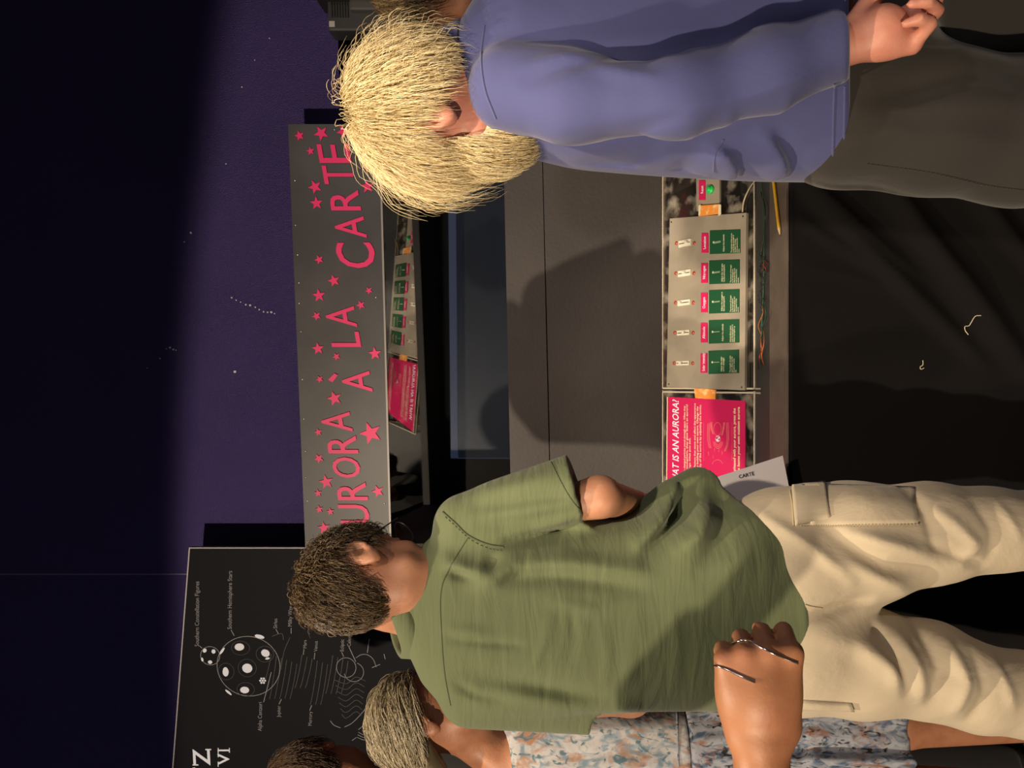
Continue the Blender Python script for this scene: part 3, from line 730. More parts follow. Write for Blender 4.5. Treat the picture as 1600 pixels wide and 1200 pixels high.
ctext('WHAT IS AN AURORA?', 1060.5, 624, 10, .02, .22, .9, 141)
for s, x, yr, w in [('Auroras happen when charged particles travel through space. When they', 1071, 634, 143), ('hit the Earth\'s atmosphere, they glow that\'s an aurora!', 1074.8, 632, 141), ('The colours change what you see.', 1079, 684, 92),
                    ('There are several factors that cause and affect the appearance', 1087, 630, 142), ('of aurora. Learn by building your own aurora. Change the', 1091.2, 635, 138), ('colour and intensity of the aurora by adjusting the knobs.', 1095.6, 632, 141)]:
    ctext(s, x, yr, 3.0, .015, 0, .8, w)
ctext('When you are pleased with your aurora, press the', 1149.5, 638, 4.2, .022, .05, .8, 140); ctext('button to take home your own custom aurora', 1156, 636, 4.2, .022, .05, .8, 138)
def cpoly(pts, w=.0011, name='drawn_line', m=None):
    P = smooth_path(np.array([[*on_con(1030 + a / 8, 610 + b / 8, .003), .0034] for a, b in pts]), 6 * len(pts))
    V, Q = tube_arrays(P[None], np.full((1, len(P)), w / 2), 4); onc(pink, name, np_mesh(name, V, Q), m or PALEPINK)
PALEPINK = mat('pale_pink_print', (.80, .28, .25), .5)
cpoly([(730 + 48 * math.cos(t), 485 + 82 * math.sin(t)) for t in np.linspace(0, 6.283, 12)])
cpoly([(730 + 65 * math.cos(t), 930 + 62 * math.sin(t)) for t in np.linspace(3.3, 6.1, 8)], .0014)
for k, s in enumerate((30, 44, 58)):
    cpoly([(735 - s, 640), (735 - s * .8, 640 + s * .9), (735, 640 + s * 1.5), (735 + s * .8, 640 + s * .9), (735 + s, 640)])
for k in range(3):
    cpoly([(640 + 9 * k, 395), (650 + 8 * k, 480), (672 + 5 * k, 545)]); cpoly([(822 - 9 * k, 400), (812 - 8 * k, 480), (790 - 5 * k, 560)])
for k in range(3):
    cpoly([(606 + 14 * k, 410), (604 + 14 * k, 600), (625 + 12 * k, 720)]); cpoly([(842 + 12 * k, 400), (846 + 10 * k, 640), (815 + 8 * k, 760)])
cpoly([(912, 400), (912, 880)], .0007); cpoly([(556, 400), (556, 880)], .0007)
for a, b in [(615, 790), (672, 830), (690, 745), (745, 750), (785, 780)]: cpoly([(a, b - 22), (a + 3, b), (a, b + 22)], .0012)
p = on_con(1030 + 735 / 8, 610 + 605 / 8, .003); o = onc(pink, 'globe_dot', lathe_mesh('globe_dot', [(.0085, 0), (.0085, .0008)], 18), M['print']); o.location = (p[0], p[1], .003)
for a, b, r in [(722, 595, .0035), (752, 612, .003), (738, 582, .0022)]:
    p = on_con(1030 + a / 8, 610 + b / 8, .003); o = onc(pink, 'globe_mark', lathe_mesh('globe_mark', [(r, 0), (r, .0004)], 9), M['redlabel']); o.location = (p[0], p[1], .0038)
# tape bridging the consoles
tp = onc(C1, 'tape_strip', prism_mesh('tape_strip', [on_con(1086, 606.5), on_con(1120, 609), on_con(1119, 624), on_con(1088, 622)], .001, .0045), M['tape'])
tp2 = onc(C1, 'tape_strip', prism_mesh('tape_strip', [on_con(1092, 321.5, .012), on_con(1125, 319, .012), on_con(1127, 334, .012), on_con(1092, 338, .012)], .011, .013), M['tape'])
for a, b in ((1092, 1095), (1123, 1127)):
    onc(tp2, 'tape_border', prism_mesh('tape_border', [on_con(a, 321.5, .012), on_con(b, 319.5, .012), on_con(b, 335, .012), on_con(a, 337.5, .012)], .0125, .0136), M['cream'])
# wires under the front edge of the slider console
rw = random.Random(3)
def wire(pts, r, m):
    P = []
    for x, y, u in pts: P.append(table_pt(x, y, u))
    tube('wire', P, r, m, WR, 20, 5)
WR = empty('wire_bundle', (0, 2.05, TZ_), 'tangle of thin coloured wires below the front edge of the slider console', 'wires')
wire([(1190, 286, .004), (1193, 320, .006), (1194, 400, .004), (1192, 470, .005), (1188, 560, .004)], .0016, M['wire_green'])
wire([(1189, 300, .004), (1196, 330, .010), (1193, 372, .004), (1187, 420, .006), (1191, 500, .004)], .0016, M['wire_black'])
for k in range(16):
    y0 = rw.uniform(350, 545); L_ = rw.uniform(15, 55); x0 = rw.uniform(1184, 1194)
    m = [M['wire_black'], M['wire_green'], M['wire_orange'], M['wire_red'], M['wire_black']][k % 5]
    wire([(x0, y0, .003), (x0 + rw.uniform(-6, 6), y0 + L_ * .3, rw.uniform(.004, .022)), (x0 + rw.uniform(-5, 5), y0 + L_ * .7, rw.uniform(.004, .022)), (x0 + rw.uniform(-4, 4), y0 + L_, .003)], .0010, m)
def awire(pts, r, m):
    P = [np.array(MC @ Vector((*on_con(x, y, z), z))) for x, y, z in pts]; tube('wire', P, r, m, WR, 20, 6)
awire([(1160, 331, .006), (1162, 315, .004), (1168, 300, .004), (1174, 290, .004), (1181, 281, .004)], .0022, M['wire_white'])
awire([(1168, 372, -.02), (1176, 374, -.02), (1184, 384, -.03), (1185, 392, -.03), (1178, 394, -.03)], .0016, M['wire_white'])
# ================================================================== people
# ---- solid modelling with distance fields (one continuous surface per body or garment)
def nrm(v): v = np.array(v, float); return v / (np.linalg.norm(v) + 1e-12)
def cap(P, a, b, r1, r2=None):
    r2 = r1 if r2 is None else r2
    a = np.asarray(a, np.float32); ba = np.asarray(b, np.float32) - a
    x = P[:, 0] - a[0]; y = P[:, 1] - a[1]; z = P[:, 2] - a[2]
    h = (x * ba[0] + y * ba[1] + z * ba[2]) * np.float32(1 / max(float(ba @ ba), 1e-9)); np.clip(h, 0, 1, out=h)
    x -= h * ba[0]; y -= h * ba[1]; z -= h * ba[2]
    return np.sqrt(x * x + y * y + z * z) - (np.float32(r1) + np.float32(r2 - r1) * h)
def near(P, c, R, inner, f):
    """evaluate f only within R of c; farther out a safe distance is enough"""
    c = np.asarray(c, np.float32); x = P[:, 0] - c[0]; y = P[:, 1] - c[1]; z = P[:, 2] - c[2]
    d = np.sqrt(x * x + y * y + z * z); m = d < R; d = d - np.float32(inner)
    if m.any(): d[m] = f(P[m])
    return d
def ell(P, c, R, rot=None):
    q = P - np.asarray(c, np.float32)
    if rot is not None: q = q @ np.asarray(rot, np.float32)
    R = np.asarray(R, np.float32)
    u = (q[:, 0] / R[0], q[:, 1] / R[1], q[:, 2] / R[2])
    k0 = np.sqrt(u[0] ** 2 + u[1] ** 2 + u[2] ** 2); k1 = np.sqrt((u[0] / R[0]) ** 2 + (u[1] / R[1]) ** 2 + (u[2] / R[2]) ** 2) + np.float32(1e-9)
    return k0 * (k0 - 1) / k1
def smin(a, b, k):
    h = np.clip(0.5 + 0.5 * (b - a) / k, 0, 1); return b + (a - b) * h - k * h * (1 - h)
def smax(a, b, k): return -smin(-a, -b, k)
def chain(P, pts, rad, k=0.02):
    d = None
    for i in range(len(pts) - 1):
        e = cap(P, pts[i], pts[i + 1], rad[i], rad[i + 1]); d = e if d is None else smin(d, e, k)
    return d
class Loft:
    """upright trunk from sections (photo x, photo y left, photo y right, depth, half depth, exponent)"""
    def __init__(s, rows):
        R = []
        for x, yl, yr, d, b, n in rows:
            A, B = W(x, yl, d), W(x, yr, d); R.append((A[2], (A[0] + B[0]) / 2, d, abs(B[0] - A[0]) / 2, b, n))
        R = np.array(sorted(R)); t = np.linspace(0, len(R) - 1, 12 * len(R))
        s.tab = np.stack([np.interp(t, np.arange(len(R)), R[:, j]) for j in range(6)], 1)
        k = np.ones(9) / 9
        for j in range(1, 6): s.tab[:, j] = np.convolve(np.pad(s.tab[:, j], 4, mode='edge'), k, 'valid')
    def __call__(s, P, grow=0.0):
        z = P[:, 2]; T = s.tab
        cx, cy, a, b, n = [np.interp(z, T[:, 0], T[:, j]).astype(np.float32) for j in range(1, 6)]
        a = a + grow; b = b + grow
        m = (np.abs((P[:, 0] - cx) / a) ** n + np.abs((P[:, 1] - cy) / b) ** n) ** (1 / n)
        d = (m - 1) * np.minimum(a, b) * 0.95
        return np.maximum(d, np.maximum(z - T[-1, 0] - grow, T[0, 0] - grow - z))

def sdf_mesh(name, f, lo, hi, h):
    lo = np.array(lo, float); hi = np.array(hi, float)
    n = (np.ceil((hi - lo) / (4 * h)).astype(int)) * 4 + 1
    nc = (n - 1) // 4 + 1
    g = [lo[i] + np.arange(nc[i]) * 4 * h for i in range(3)]
    Pc = np.stack(np.meshgrid(*g, indexing='ij'), -1).reshape(-1, 3).astype(np.float32)
    Fc = f(Pc).reshape(nc).astype(np.float32)
    ix = [(np.arange(n[i]) + 2) // 4 for i in range(3)]
    Ff = Fc[np.ix_(*ix)].copy()
    mask = np.abs(Ff) < 7 * h
    I = np.argwhere(mask)
    out = np.empty(len(I), np.float32)
    for s in range(0, len(I), 400000):
        out[s:s + 400000] = f((lo + I[s:s + 400000] * h).astype(np.float32))
    Ff[mask] = out
    S = Ff < 0
    ids = []; pts = []; flip = []
    dims = n
    lin = lambda a: (a[:, 0] * dims[1] + a[:, 1]) * dims[2] + a[:, 2]
    for ax in range(3):
        sl0 = [slice(None)] * 3; sl1 = [slice(None)] * 3; sl0[ax] = slice(0, -1); sl1[ax] = slice(1, None)
        E = np.argwhere(S[tuple(sl0)] != S[tuple(sl1)])
        o1, o2 = (ax + 1) % 3, (ax + 2) % 3
        E = E[(E[:, o1] > 0) & (E[:, o2] > 0) & (E[:, o1] < dims[o1] - 1) & (E[:, o2] < dims[o2] - 1)]
        E2 = E.copy(); E2[:, ax] += 1
        f0 = Ff[tuple(E.T)]; f1 = Ff[tuple(E2.T)]; t = f0 / (f0 - f1)
        p = E.astype(float); p[:, ax] += t
        c = []
        for a, b in ((0, 0), (-1, 0), (-1, -1), (0, -1)):
            q = E.copy(); q[:, o1] += a; q[:, o2] += b; c.append(lin(q))
        ids.append(np.stack(c, 1)); pts.append(p); flip.append(f0 < 0)
    ids = np.concatenate(ids); pts = np.concatenate(pts); flip = np.concatenate(flip)
    u, inv_ = np.unique(ids.ravel(), return_inverse=True); inv_ = inv_.reshape(-1, 4)
    cnt = np.bincount(inv_.ravel(), minlength=len(u)).astype(float)
    V = np.stack([np.bincount(inv_.ravel(), weights=np.repeat(pts[:, j], 4), minlength=len(u)) / cnt for j in range(3)], 1)
    Q = inv_.copy(); Q[~flip] = Q[~flip][:, ::-1]
    V = lo + V * h
    # one light relaxation step keeps the surface smooth
    e = np.concatenate([Q[:, [0, 1]], Q[:, [1, 2]], Q[:, [2, 3]], Q[:, [3, 0]]])
    for _ in range(2):
        acc = np.zeros_like(V); m = np.zeros(len(V))
        for j in range(3): acc[:, j] = np.bincount(e[:, 0], weights=V[e[:, 1], j], minlength=len(V))
        m = np.bincount(e[:, 0], minlength=len(V)).astype(float)
        V = V * 0.5 + 0.5 * acc / m[:, None]
    return np_mesh(name, V, Q)

def bvh_of(me):
    n = len(me.vertices); c = np.empty(n * 3, np.float32); me.vertices.foreach_get('co', c)
    L = np.empty(len(me.loops), np.int32); me.loops.foreach_get('vertex_index', L)
    return BVHTree.FromPolygons([tuple(a) for a in c.reshape(-1, 3).tolist()], [tuple(a) for a in L.reshape(-1, 4).tolist()])
def hit(b, x, y, out=0.0):
    """surface point that the photo pixel (x, y) shows, pushed out along the normal"""
    r = Vector(((600.0 - y) / F, 1.0, (800.0 - x) / F)).normalized()
    loc, n, i, d = b.ray_cast(Vector((0, 0, HC)), r)
    if loc is None: return None
    return np.array(loc + n * out)
def seam(name, b, pts, r, m, parent, out=0.0, n=40):
    P = np.array(pts, float); P = np.c_[P, np.zeros(len(P))]; P = smooth_path(P, n)
    Q = [hit(b, p[0], p[1], out) for p in P]; Q = [q for q in Q if q is not None]
    if len(Q) < 3: return None
    Q = np.array(Q)
    return tube(name, Q, r, m, parent, len(Q), 5, smooth=False)
def stitch(name, b, pts, m, parent, n=40, r=0.0009, out=.001):
    """a row of short stitches joined as one seam"""
    P = np.array(pts, float); P = np.c_[P, np.zeros(len(P))]; P = smooth_path(P, 2 * n)
    seg = []
    for i in range(0, 2 * n - 1, 2):
        a, c = hit(b, *P[i][:2], out), hit(b, *P[i + 1][:2], out)
        if a is not None and c is not None: seg.append([a, c])
    if not seg: return
    V, Q = tube_arrays(np.array(seg), np.full((len(seg), 2), r), 4)
    o = link(name, np_mesh(name, V, Q), m, parent); o['kind'] = 'stuff'; return o
def patch(name, b, quad, m, parent, thick=0.005, n=16, k=14, bulge=0.0):
    """cloth patch sewn on a garment: quad = photo pixel corners, order round"""
    q = np.array(quad, float); top = []; 
    for i in range(n + 1):
        row = []
        for j in range(k + 1):
            a, c = i / n, j / k
            p = (q[0] * (1 - a) + q[1] * a) * (1 - c) + (q[3] * (1 - a) + q[2] * a) * c
            w = hit(b, p[0], p[1]); row.append(w)
        top.append(row)
    ok = [w for r in top for w in r if w is not None]
    if len(ok) < (n + 1) * (k + 1) * .6: return None
    for i in range(n + 1):
        for j in range(k + 1):
            if top[i][j] is None:
                c = [(abs(i - a) + abs(j - e), a, e) for a in range(n + 1) for e in range(k + 1) if top[a][e] is not None]
                _, a, e = min(c); top[i][j] = top[a][e]
    T = np.array(top)
    du = np.gradient(T, axis=0); dv = np.gradient(T, axis=1); N = np.cross(du, dv); N /= np.linalg.norm(N, axis=2, keepdims=True) + 1e-9
    cam_ = np.array([0, 0, HC]); s = np.sign(((cam_ - T) * N).sum(2, keepdims=True)); N = N * s
    Nm = N.reshape(-1, 3).mean(0); Nm /= np.linalg.norm(Nm)
    A = np.sin(np.pi * np.linspace(0, 1, n + 1))[:, None] * np.sin(np.pi * np.linspace(0, 1, k + 1))[None]
    up = T + Nm * (thick + bulge * A)[..., None]; dn = T - Nm * 0.006
    V = np.concatenate([up.reshape(-1, 3), dn.reshape(-1, 3)]); m_ = (n + 1) * (k + 1)
    ii = np.arange(m_).reshape(n + 1, k + 1)
    Q = [np.stack([ii[:-1, :-1], ii[1:, :-1], ii[1:, 1:], ii[:-1, 1:]], -1).reshape(-1, 4)]
    Q.append(Q[0][:, ::-1] + m_)
    for edge in (ii[0], ii[-1], ii[:, 0], ii[:, -1]):
        Q.append(np.stack([edge[:-1], edge[1:], edge[1:] + m_, edge[:-1] + m_], -1))
    me = np_mesh(name, V, np.concatenate(Q), smooth=True)
    bm = bmesh.new(); bm.from_mesh(me); bmesh.ops.recalc_face_normals(bm, faces=bm.faces); bm.to_mesh(me); bm.free()
    return link(name, me, m, parent)
def fold(P, pts, a, w, d=1.4, side=None):
    """ridge (a > 0) or crease (a < 0) running along photo pixels pts, on the side of the body turned to the viewer"""
    Q = np.array([W(x, y, d) for x, y in pts])[:, [0, 2]]
    lo_ = Q.min(0) - 2.6 * w; hi_ = Q.max(0) + 2.6 * w
    msk = (P[:, 0] > lo_[0]) & (P[:, 0] < hi_[0]) & (P[:, 2] > lo_[1]) & (P[:, 2] < hi_[1])
    if side is not None: msk &= P[:, 1] < side
    res = np.zeros(len(P), np.float32)
    if not msk.any(): return res
    P = P[msk]; X = P[:, [0, 2]]; best = np.full(len(P), 9.0, np.float32); par = np.zeros(len(P), np.float32); n = len(Q) - 1
    for i in range(n):
        ba = Q[i + 1] - Q[i]; h = np.clip(((X - Q[i]) @ ba) / max(ba @ ba, 1e-9), 0, 1)
        e = np.sqrt(((X - Q[i] - h[:, None] * ba) ** 2).sum(1)); k = e < best
        best[k] = e[k]; par[k] = ((i + h) / n)[k]
    r = a * np.exp(-(best / w) ** 2) * np.sin(np.pi * np.clip(par * .9 + .05, 0, 1)) ** .5
    res[msk] = r; return res

# ---- heads
def head_frame(c, yaw, pitch, roll=0.0, s=1.0):
    y, p = math.radians(yaw), math.radians(pitch)
    f = np.array([math.sin(y) * math.cos(p), math.cos(y) * math.cos(p), -math.sin(p)]); r = np.array([math.cos(y), -math.sin(y), 0])
    u = np.cross(r, f)
    if roll:
        a = math.radians(roll); r, u = r * math.cos(a) + u * math.sin(a), u * math.cos(a) - r * math.sin(a)
    return np.array(c, float), np.stack([r, f, u], 1), s
def head_sdf(P, fr, ears=True): return near(P, fr[0], .26, .17, lambda q: head_sdf_(q, fr, ears))
def head_sdf_(P, fr, ears=True):
    c, R, s = fr
    q = ((P - c.astype(np.float32)) @ R.astype(np.float32)) / s
    d = ell(q, (0, -.014, .026), (.075, .096, .088))
    d = smin(d, ell(q, (0, .028, -.035), (.060, .068, .085)), .03)
    d = smin(d, ell(q, (0, .060, -.098), (.030, .030, .022)), .03)
    d = smin(d, cap(q, (-.045, .03, -.075), (0, .068, -.10), .020), .02); d = smin(d, cap(q, (.045, .03, -.075), (0, .068, -.10), .020), .02)
    d = smin(d, cap(q, (-.032, .078, .020), (.032, .078, .020), .013), .015)
    for sx in (-1, 1):
        d = smax(d, -ell(q, (sx * .031, .104, -.004), (.017, .014, .011)), .012)
        d = np.minimum(d, ell(q, (sx * .031, .082, -.003), (.0125, .0125, .0115)))
        d = smin(d, ell(q, (sx * .036, .066, -.045), (.022, .022, .024)), .018)
    d = smin(d, cap(q, (0, .088, .012), (0, .110, -.034), .008, .012), .010)
    d = smin(d, cap(q, (-.011, .098, -.038), (.011, .098, -.038), .008), .008)
    d = smin(d, cap(q, (-.017, .088, -.064), (.017, .088, -.064), .0065), .006); d = smin(d, cap(q, (-.015, .087, -.076), (.015, .087, -.076), .0075), .006)
    d = d + .004 * np.exp(-((q[:, 2] + .070) / .0025) ** 2) * ((np.abs(q[:, 0]) < .022) & (q[:, 1] > .06))
    if ears:
        for sx in (-1, 1):
            a = math.radians(28 * sx); Re = np.array([[math.cos(a), math.sin(a), 0], [-math.sin(a), math.cos(a), 0], [0, 0, 1.0]])
            e = ell(q, (sx * .081, -.020, -.008), (.010, .024, .038), Re)
            e = smin(e, ell(q, (sx * .078, -.011, -.036), (.010, .013, .015)), .008)
            e = smax(e, -ell(q, (sx * .091, -.018, -.004), (.0085, .0125, .022), Re), .005)
            d = smin(d, e, .007)
    return d * s

def strands(name, fr, n, mask, flow, length, parent, m, K=9, r=0.0006, lift=0.3, curl=0.0, layer=(0.0, 0.12), ce=(0, -.014, .026), re=(.077, .098, .090), gravity=0.0, seed=1, sides=3):
    """combed hair: every strand starts on the scalp and follows flow(position, normal) in the head's own frame"""
    g = np.random.default_rng(seed); c, R, s = fr; ce = np.array(ce); re = np.array(re)
    D = g.normal(size=(n * 6, 3)); D /= np.linalg.norm(D, axis=1, keepdims=True)
    P = ce + D * re; P = P[mask(P)][:n]; N = len(P)
    L = length(P) * g.uniform(.75, 1.15, N); lay = 1 + g.uniform(layer[0], layer[1], N)
    path = np.empty((N, K, 3)); p = P * 1.0; ph = g.uniform(0, 6.28, (N, 3)); fq = g.uniform(.6, 1.4, (N, 1))
    down = R.T @ np.array([0, 0, -1.0])
    for k in range(K):
        path[:, k] = p
        q = (p - ce) / re; nn = q / re; nn /= np.linalg.norm(nn, axis=1, keepdims=True)
        fl_ = flow(p, nn); fl_ = fl_ - (fl_ * nn).sum(1, keepdims=True) * nn * (1 - .0); fl_ /= np.linalg.norm(fl_, axis=1, keepdims=True) + 1e-9
        d = fl_ + nn * (lift * (1 - k / K)) + down * gravity * (k / K) + curl * np.sin(ph + fq * k * 1.3)
        d /= np.linalg.norm(d, axis=1, keepdims=True)
        p = p + d * (L / (K - 1))[:, None]
        q = (p - ce) / re; mm = np.linalg.norm(q, axis=1, keepdims=True); tgt = 1 + (lay[:, None] - 1) * min(1, (k + 1) / 3)
        p = np.where(mm < tgt, ce + q / mm * tgt * re, p)
    Pw = c + (path * s) @ R.T
    rad = r * np.interp(np.linspace(0, 1, K), [0, .15, .7, 1], [.8, 1, .85, .25])[None] * g.uniform(.7, 1.25, (N, 1))
    V, Q = tube_arrays(Pw, rad, sides)
    return link(name, np_mesh(name, V, Q), m, parent)
def scalp(name, fr, f, parent, m, h=0.005, ext=0.19):
    """closed cap of hair below the strands; f(q) distance in head units"""
    c, R, s = fr
    g = lambda P: f(((P - c.astype(np.float32)) @ R.astype(np.float32)) / s) * s
    return link(name, sdf_mesh(name, g, c - ext, c + ext, h), m, parent)

def finger_dirs(d, n, bends):
    out = []; a = 0
    for b in bends:
        a += math.radians(b); out.append(d * math.cos(a) - n * math.sin(a))
    return out
def hand_sdf(P, w, *a, **k): return near(P, w, .30, .23, lambda q: hand_sdf_(q, w, *a, **k))
def hand_sdf_(P, w, d, n, thumb=1, curl=(35, 45, 30), spread=.1, s=1.0, thumb_curl=25, thumb_out=.72, thumb_under=.25):
    """palm, four fingers of different lengths and a thumb from the side of the palm; n = back of the hand"""
    d = nrm(d); n = nrm(np.array(n) - d * np.dot(n, d)); t = np.cross(n, d) * thumb
    w = np.array(w, float); palm = None; fing = None
    for i, off in enumerate((.030, .010, -.010, -.028)):
        base = w + t * off * .55 * s + d * .012 * s; kn = w + d * (.088 - (0, 0, .003, .010)[i]) * s + t * off * s + n * (.002, .004, .003, -.002)[i]
        e = cap(P, base, kn, .0165 * s, .0115 * s); palm = e if palm is None else smin(palm, e, .012)
        sc = (.93, 1.03, .97, .77)[i] * s; cc = [c + (0, 4, 8, 14)[i] for c in curl]
        p = kn; dd = nrm(d + t * spread * (.9, .3, -.3, -.9)[i]); f = None
        for L_, dr, ra, rb2 in zip((.044, .027, .021), finger_dirs(dd, n, cc), (.0098, .0088, .0080), (.0090, .0082, .0066)):
            q = p + dr * L_ * sc; e = cap(P, p, q, ra * s, rb2 * s); f = e if f is None else smin(f, e, .003); p = q
        fing = f if fing is None else np.minimum(fing, f)
    palm = smin(palm, ell(P, w + d * .045 * s - n * .008 * s, (.034 * s,) * 3), .02)
    b0 = w + d * .018 * s + t * .022 * s - n * .006; td = nrm(d * .62 + t * thumb_out - n * thumb_under)
    b1 = b0 + td * .042 * s; td2 = nrm(d * .9 + t * (.45 - thumb_curl / 60) - n * .45); b2 = b1 + td2 * .032 * s; b3 = b2 + nrm(td2 - t * .3) * .025 * s
    th = smin(cap(P, b0, b1, .017 * s, .0125 * s), cap(P, b1, b2, .0115 * s, .0102 * s), .006); th = smin(th, cap(P, b2, b3, .0102 * s, .0078 * s), .004)
    o = smin(palm, fing, .006); return smin(o, th, .008)

def shoe(name, p, yaw, parent, m):
    a = math.radians(yaw); f = np.array([math.sin(a), math.cos(a), 0]); p = np.array(p, float)
    def g(P):
        d = cap(P, p + (0, 0, .05), p + f * .17 + np.array([0, 0, .040]), .045, .038)
        d = smin(d, cap(P, p + (0, 0, .05), p + (0, 0, .095), .045, .046), .03)
        return smax(d, .004 - P[:, 2], .006)
    return link(name, sdf_mesh(name, g, p - (.28, .28, .06), p + (.28, .28, .18), .009), m, parent)
M['shoe'] = mat('dark_shoe', (.02, .018, .016), .5)

# ================================================================== man in the olive shirt
A = empty('person', tuple(W(800, 960, 1.5) * (1, 1, 0)), 'person seen from behind in an olive short-sleeved shirt and beige cargo trousers', 'person')
frA = head_frame(W(577, 905, 1.475), 28, 32, 3, 1.0)
torsoA = Loft([(640, 1015, 885, 1.50, .070, 2.2), (662, 1062, 850, 1.51, .088, 2.3), (700, 1104, 815, 1.515, .108, 2.4), (760, 1114, 805, 1.52, .125, 2.5), (850, 1114, 818, 1.515, .132, 2.5), (940, 1104, 815, 1.51, .130, 2.5),
               (1000, 1101, 803, 1.505, .130, 2.5), (1060, 1100, 792, 1.50, .134, 2.5), (1120, 1100, 784, 1.50, .138, 2.5), (1180, 1100, 780, 1.50, .140, 2.5), (1300, 1100, 782, 1.50, .138, 2.5)])
shR, elR, wrR = W(728, 822, 1.50), W(938, 776, 1.46), W(1035, 800, 1.70)
shL, elL, wrL = W(735, 1088, 1.51), W(985, 1085, 1.56), W(1080, 1000, 1.76)
hipR, knR, ftR = W(1225, 860, 1.50), W(1590, 831, 1.49), W(1870, 845, 1.50)
hipL, knL, ftL = W(1225, 1020, 1.50), W(1600, 1085, 1.49), W(1870, 1110, 1.50)
def bodyA(P):
    d = head_sdf(P, frA)
    d = smin(d, cap(P, W(590, 918, 1.475), W(660, 955, 1.51), .054, .060), .03)
    t = torsoA(P, -.022); t = np.maximum(t, W(1200, 900, 1.5)[2] - P[:, 2]); d = smin(d, t, .03)
    d = smin(d, ell(P, W(1225, 940, 1.5), (.165, .115, .12)), .04)
    d = smin(d, chain(P, [shR, elR, wrR], [.043, .037, .026]), .02); d = smin(d, chain(P, [shL, elL, wrL], [.050, .040, .027]), .02)
    d = smin(d, chain(P, [hipR, knR, ftR + (0, 0, .06)], [.082, .056, .042]), .03); d = smin(d, chain(P, [hipL, knL, ftL + (0, 0, .06)], [.082, .056, .042]), .03)
    for f in (ftR, ftL): d = smin(d, cap(P, (f[0], f[1], .055), (f[0], f[1] + .15, .04), .035, .028), .03)
    d = smin(d, hand_sdf(P, wrR, (.20, .25, -.95), (.9, -.4, .1), -1, (30, 35, 25)), .01)
    d = smin(d, hand_sdf(P, wrL, (.5, .8, -.1), (0, .1, 1), 1, (30, 35, 25)), .01)
    return d
link('body', sdf_mesh('body', bodyA, (-.75, 1.25, -.004), (.02, 2.02, 1.84), .006), M['skinA'], A)

hemx = np.array([700, 770, 800, 850, 905, 960, 1060, 1108, 1140]); hemv = np.array([1142, 1150, 1182, 1222, 1242, 1248, 1243, 1222, 1217])
hX = np.array([W(800, y, 1.42)[0] for y in hemx])[::-1]; hZ = np.array([W(v, 600, 1.42)[2] for v in hemv])[::-1]
def shirtA(P):
    d = torsoA(P)
    for s, hem, r0, r1 in ((shR, W(904, 766, 1.475), .064, .072), (shL, W(922, 1098, 1.505), .058, .054)):
        ax = nrm(hem - s); far = hem + ax * .1
        e = cap(P, s, far, r0, r1 + .004)
        inn = cap(P, hem + ax * (r1 - .02), far, r1 - .008)
        e = np.maximum(e, -inn); e = np.maximum(e, (P - hem.astype(np.float32)) @ ax.astype(np.float32))
        d = smin(d, e, .018)
    d = smin(d, cap(P, W(1010, 850, 1.55), W(1100, 782, 1.57), .052, .066), .05)
    d = smin(d, cap(P, W(985, 848, 1.54), W(1060, 800, 1.56), .040, .060), .04)
    d = smin(d, cap(P, W(1105, 782, 1.585), W(1150, 800, 1.56), .058, .05), .04)
    # folds
    for pts, a, w in [([(702, 886), (735, 893), (772, 890)], .011, .014), ([(702, 899), (735, 903)], -.010, .009), ([(745, 912), (775, 905), (800, 884)], .010, .015), ([(757, 890), (775, 878)], -.008, .009), ([(790, 905), (860, 900), (990, 912)], -.008, .016), ([(800, 884), (900, 880), (1010, 893)], .008, .017),
                      ([(705, 1000), (760, 1003), (815, 1005)], -.005, .008), ([(700, 986), (760, 988)], .004, .012), ([(712, 1075), (740, 1092), (790, 1100)], -.006, .010), ([(745, 1062), (830, 1072), (945, 1098)], -.014, .022), ([(790, 1082), (880, 1098), (990, 1108)], .008, .018),
                      ([(795, 850), (870, 838), (930, 815)], -.010, .012), ([(745, 800), (850, 780), (900, 776)], -.007, .012), ([(755, 825), (830, 818), (905, 800)], -.009, .014), ([(750, 775), (870, 745)], .005, .014),
                      ([(1010, 870), (1075, 815), (1105, 760)], -.012, .016), ([(1060, 850), (1090, 830), (1115, 790)], .014, .018), ([(1085, 885), (1120, 850), (1150, 800)], -.008, .016), ([(1000, 850), (1060, 800), (1085, 750)], .008, .014), ([(1060, 880), (1140, 870), (1200, 850)], .006, .03),
                      ([(860, 935), (930, 950), (1000, 930)], .003, .012), ([(1040, 960), (1150, 965), (1245, 950)], -.004, .03), ([(830, 1045), (850, 1000), (856, 960)], .0025, .008), ([(890, 1030), (898, 990), (890, 950)], -.0025, .008), ([(940, 1070), (946, 1020), (938, 970)], .002, .008), ([(1000, 1060), (1005, 1000)], -.002, .008), ([(1050, 1070), (1055, 1000), (1048, 950)], .002, .01)]:
        d = d - fold(P, pts, a * 1.25, w, 1.40, 1.53)
    z0 = np.interp(P[:, 0], hX, hZ).astype(np.float32)
    z0 = z0 + np.clip((P[:, 1] - 1.53) * .6, 0, .05)
    d = smax(d, z0 - P[:, 2], .006)
    # neck opening
    d = np.maximum(d, -cap(P, W(600, 940, 1.475), W(648, 955, 1.505), .058, .060))
    return d
meS = sdf_mesh('shirt', shirtA, (-.80, 1.28, .74), (.06, 1.74, 1.62), .0042)
shirt = link('shirt', meS, M['olive'], A); bS = bvh_of(meS)
seam('yoke_seam', bS, [(731, 840), (704, 885), (689, 925), (690, 992), (695, 1054), (704, 1102)], .0012, M['oliveseam'], shirt)
seam('armhole_seam', bS, [(692, 800), (712, 818), (731, 836), (760, 850), (787, 855)], .0020, M['oliveseam'], shirt)
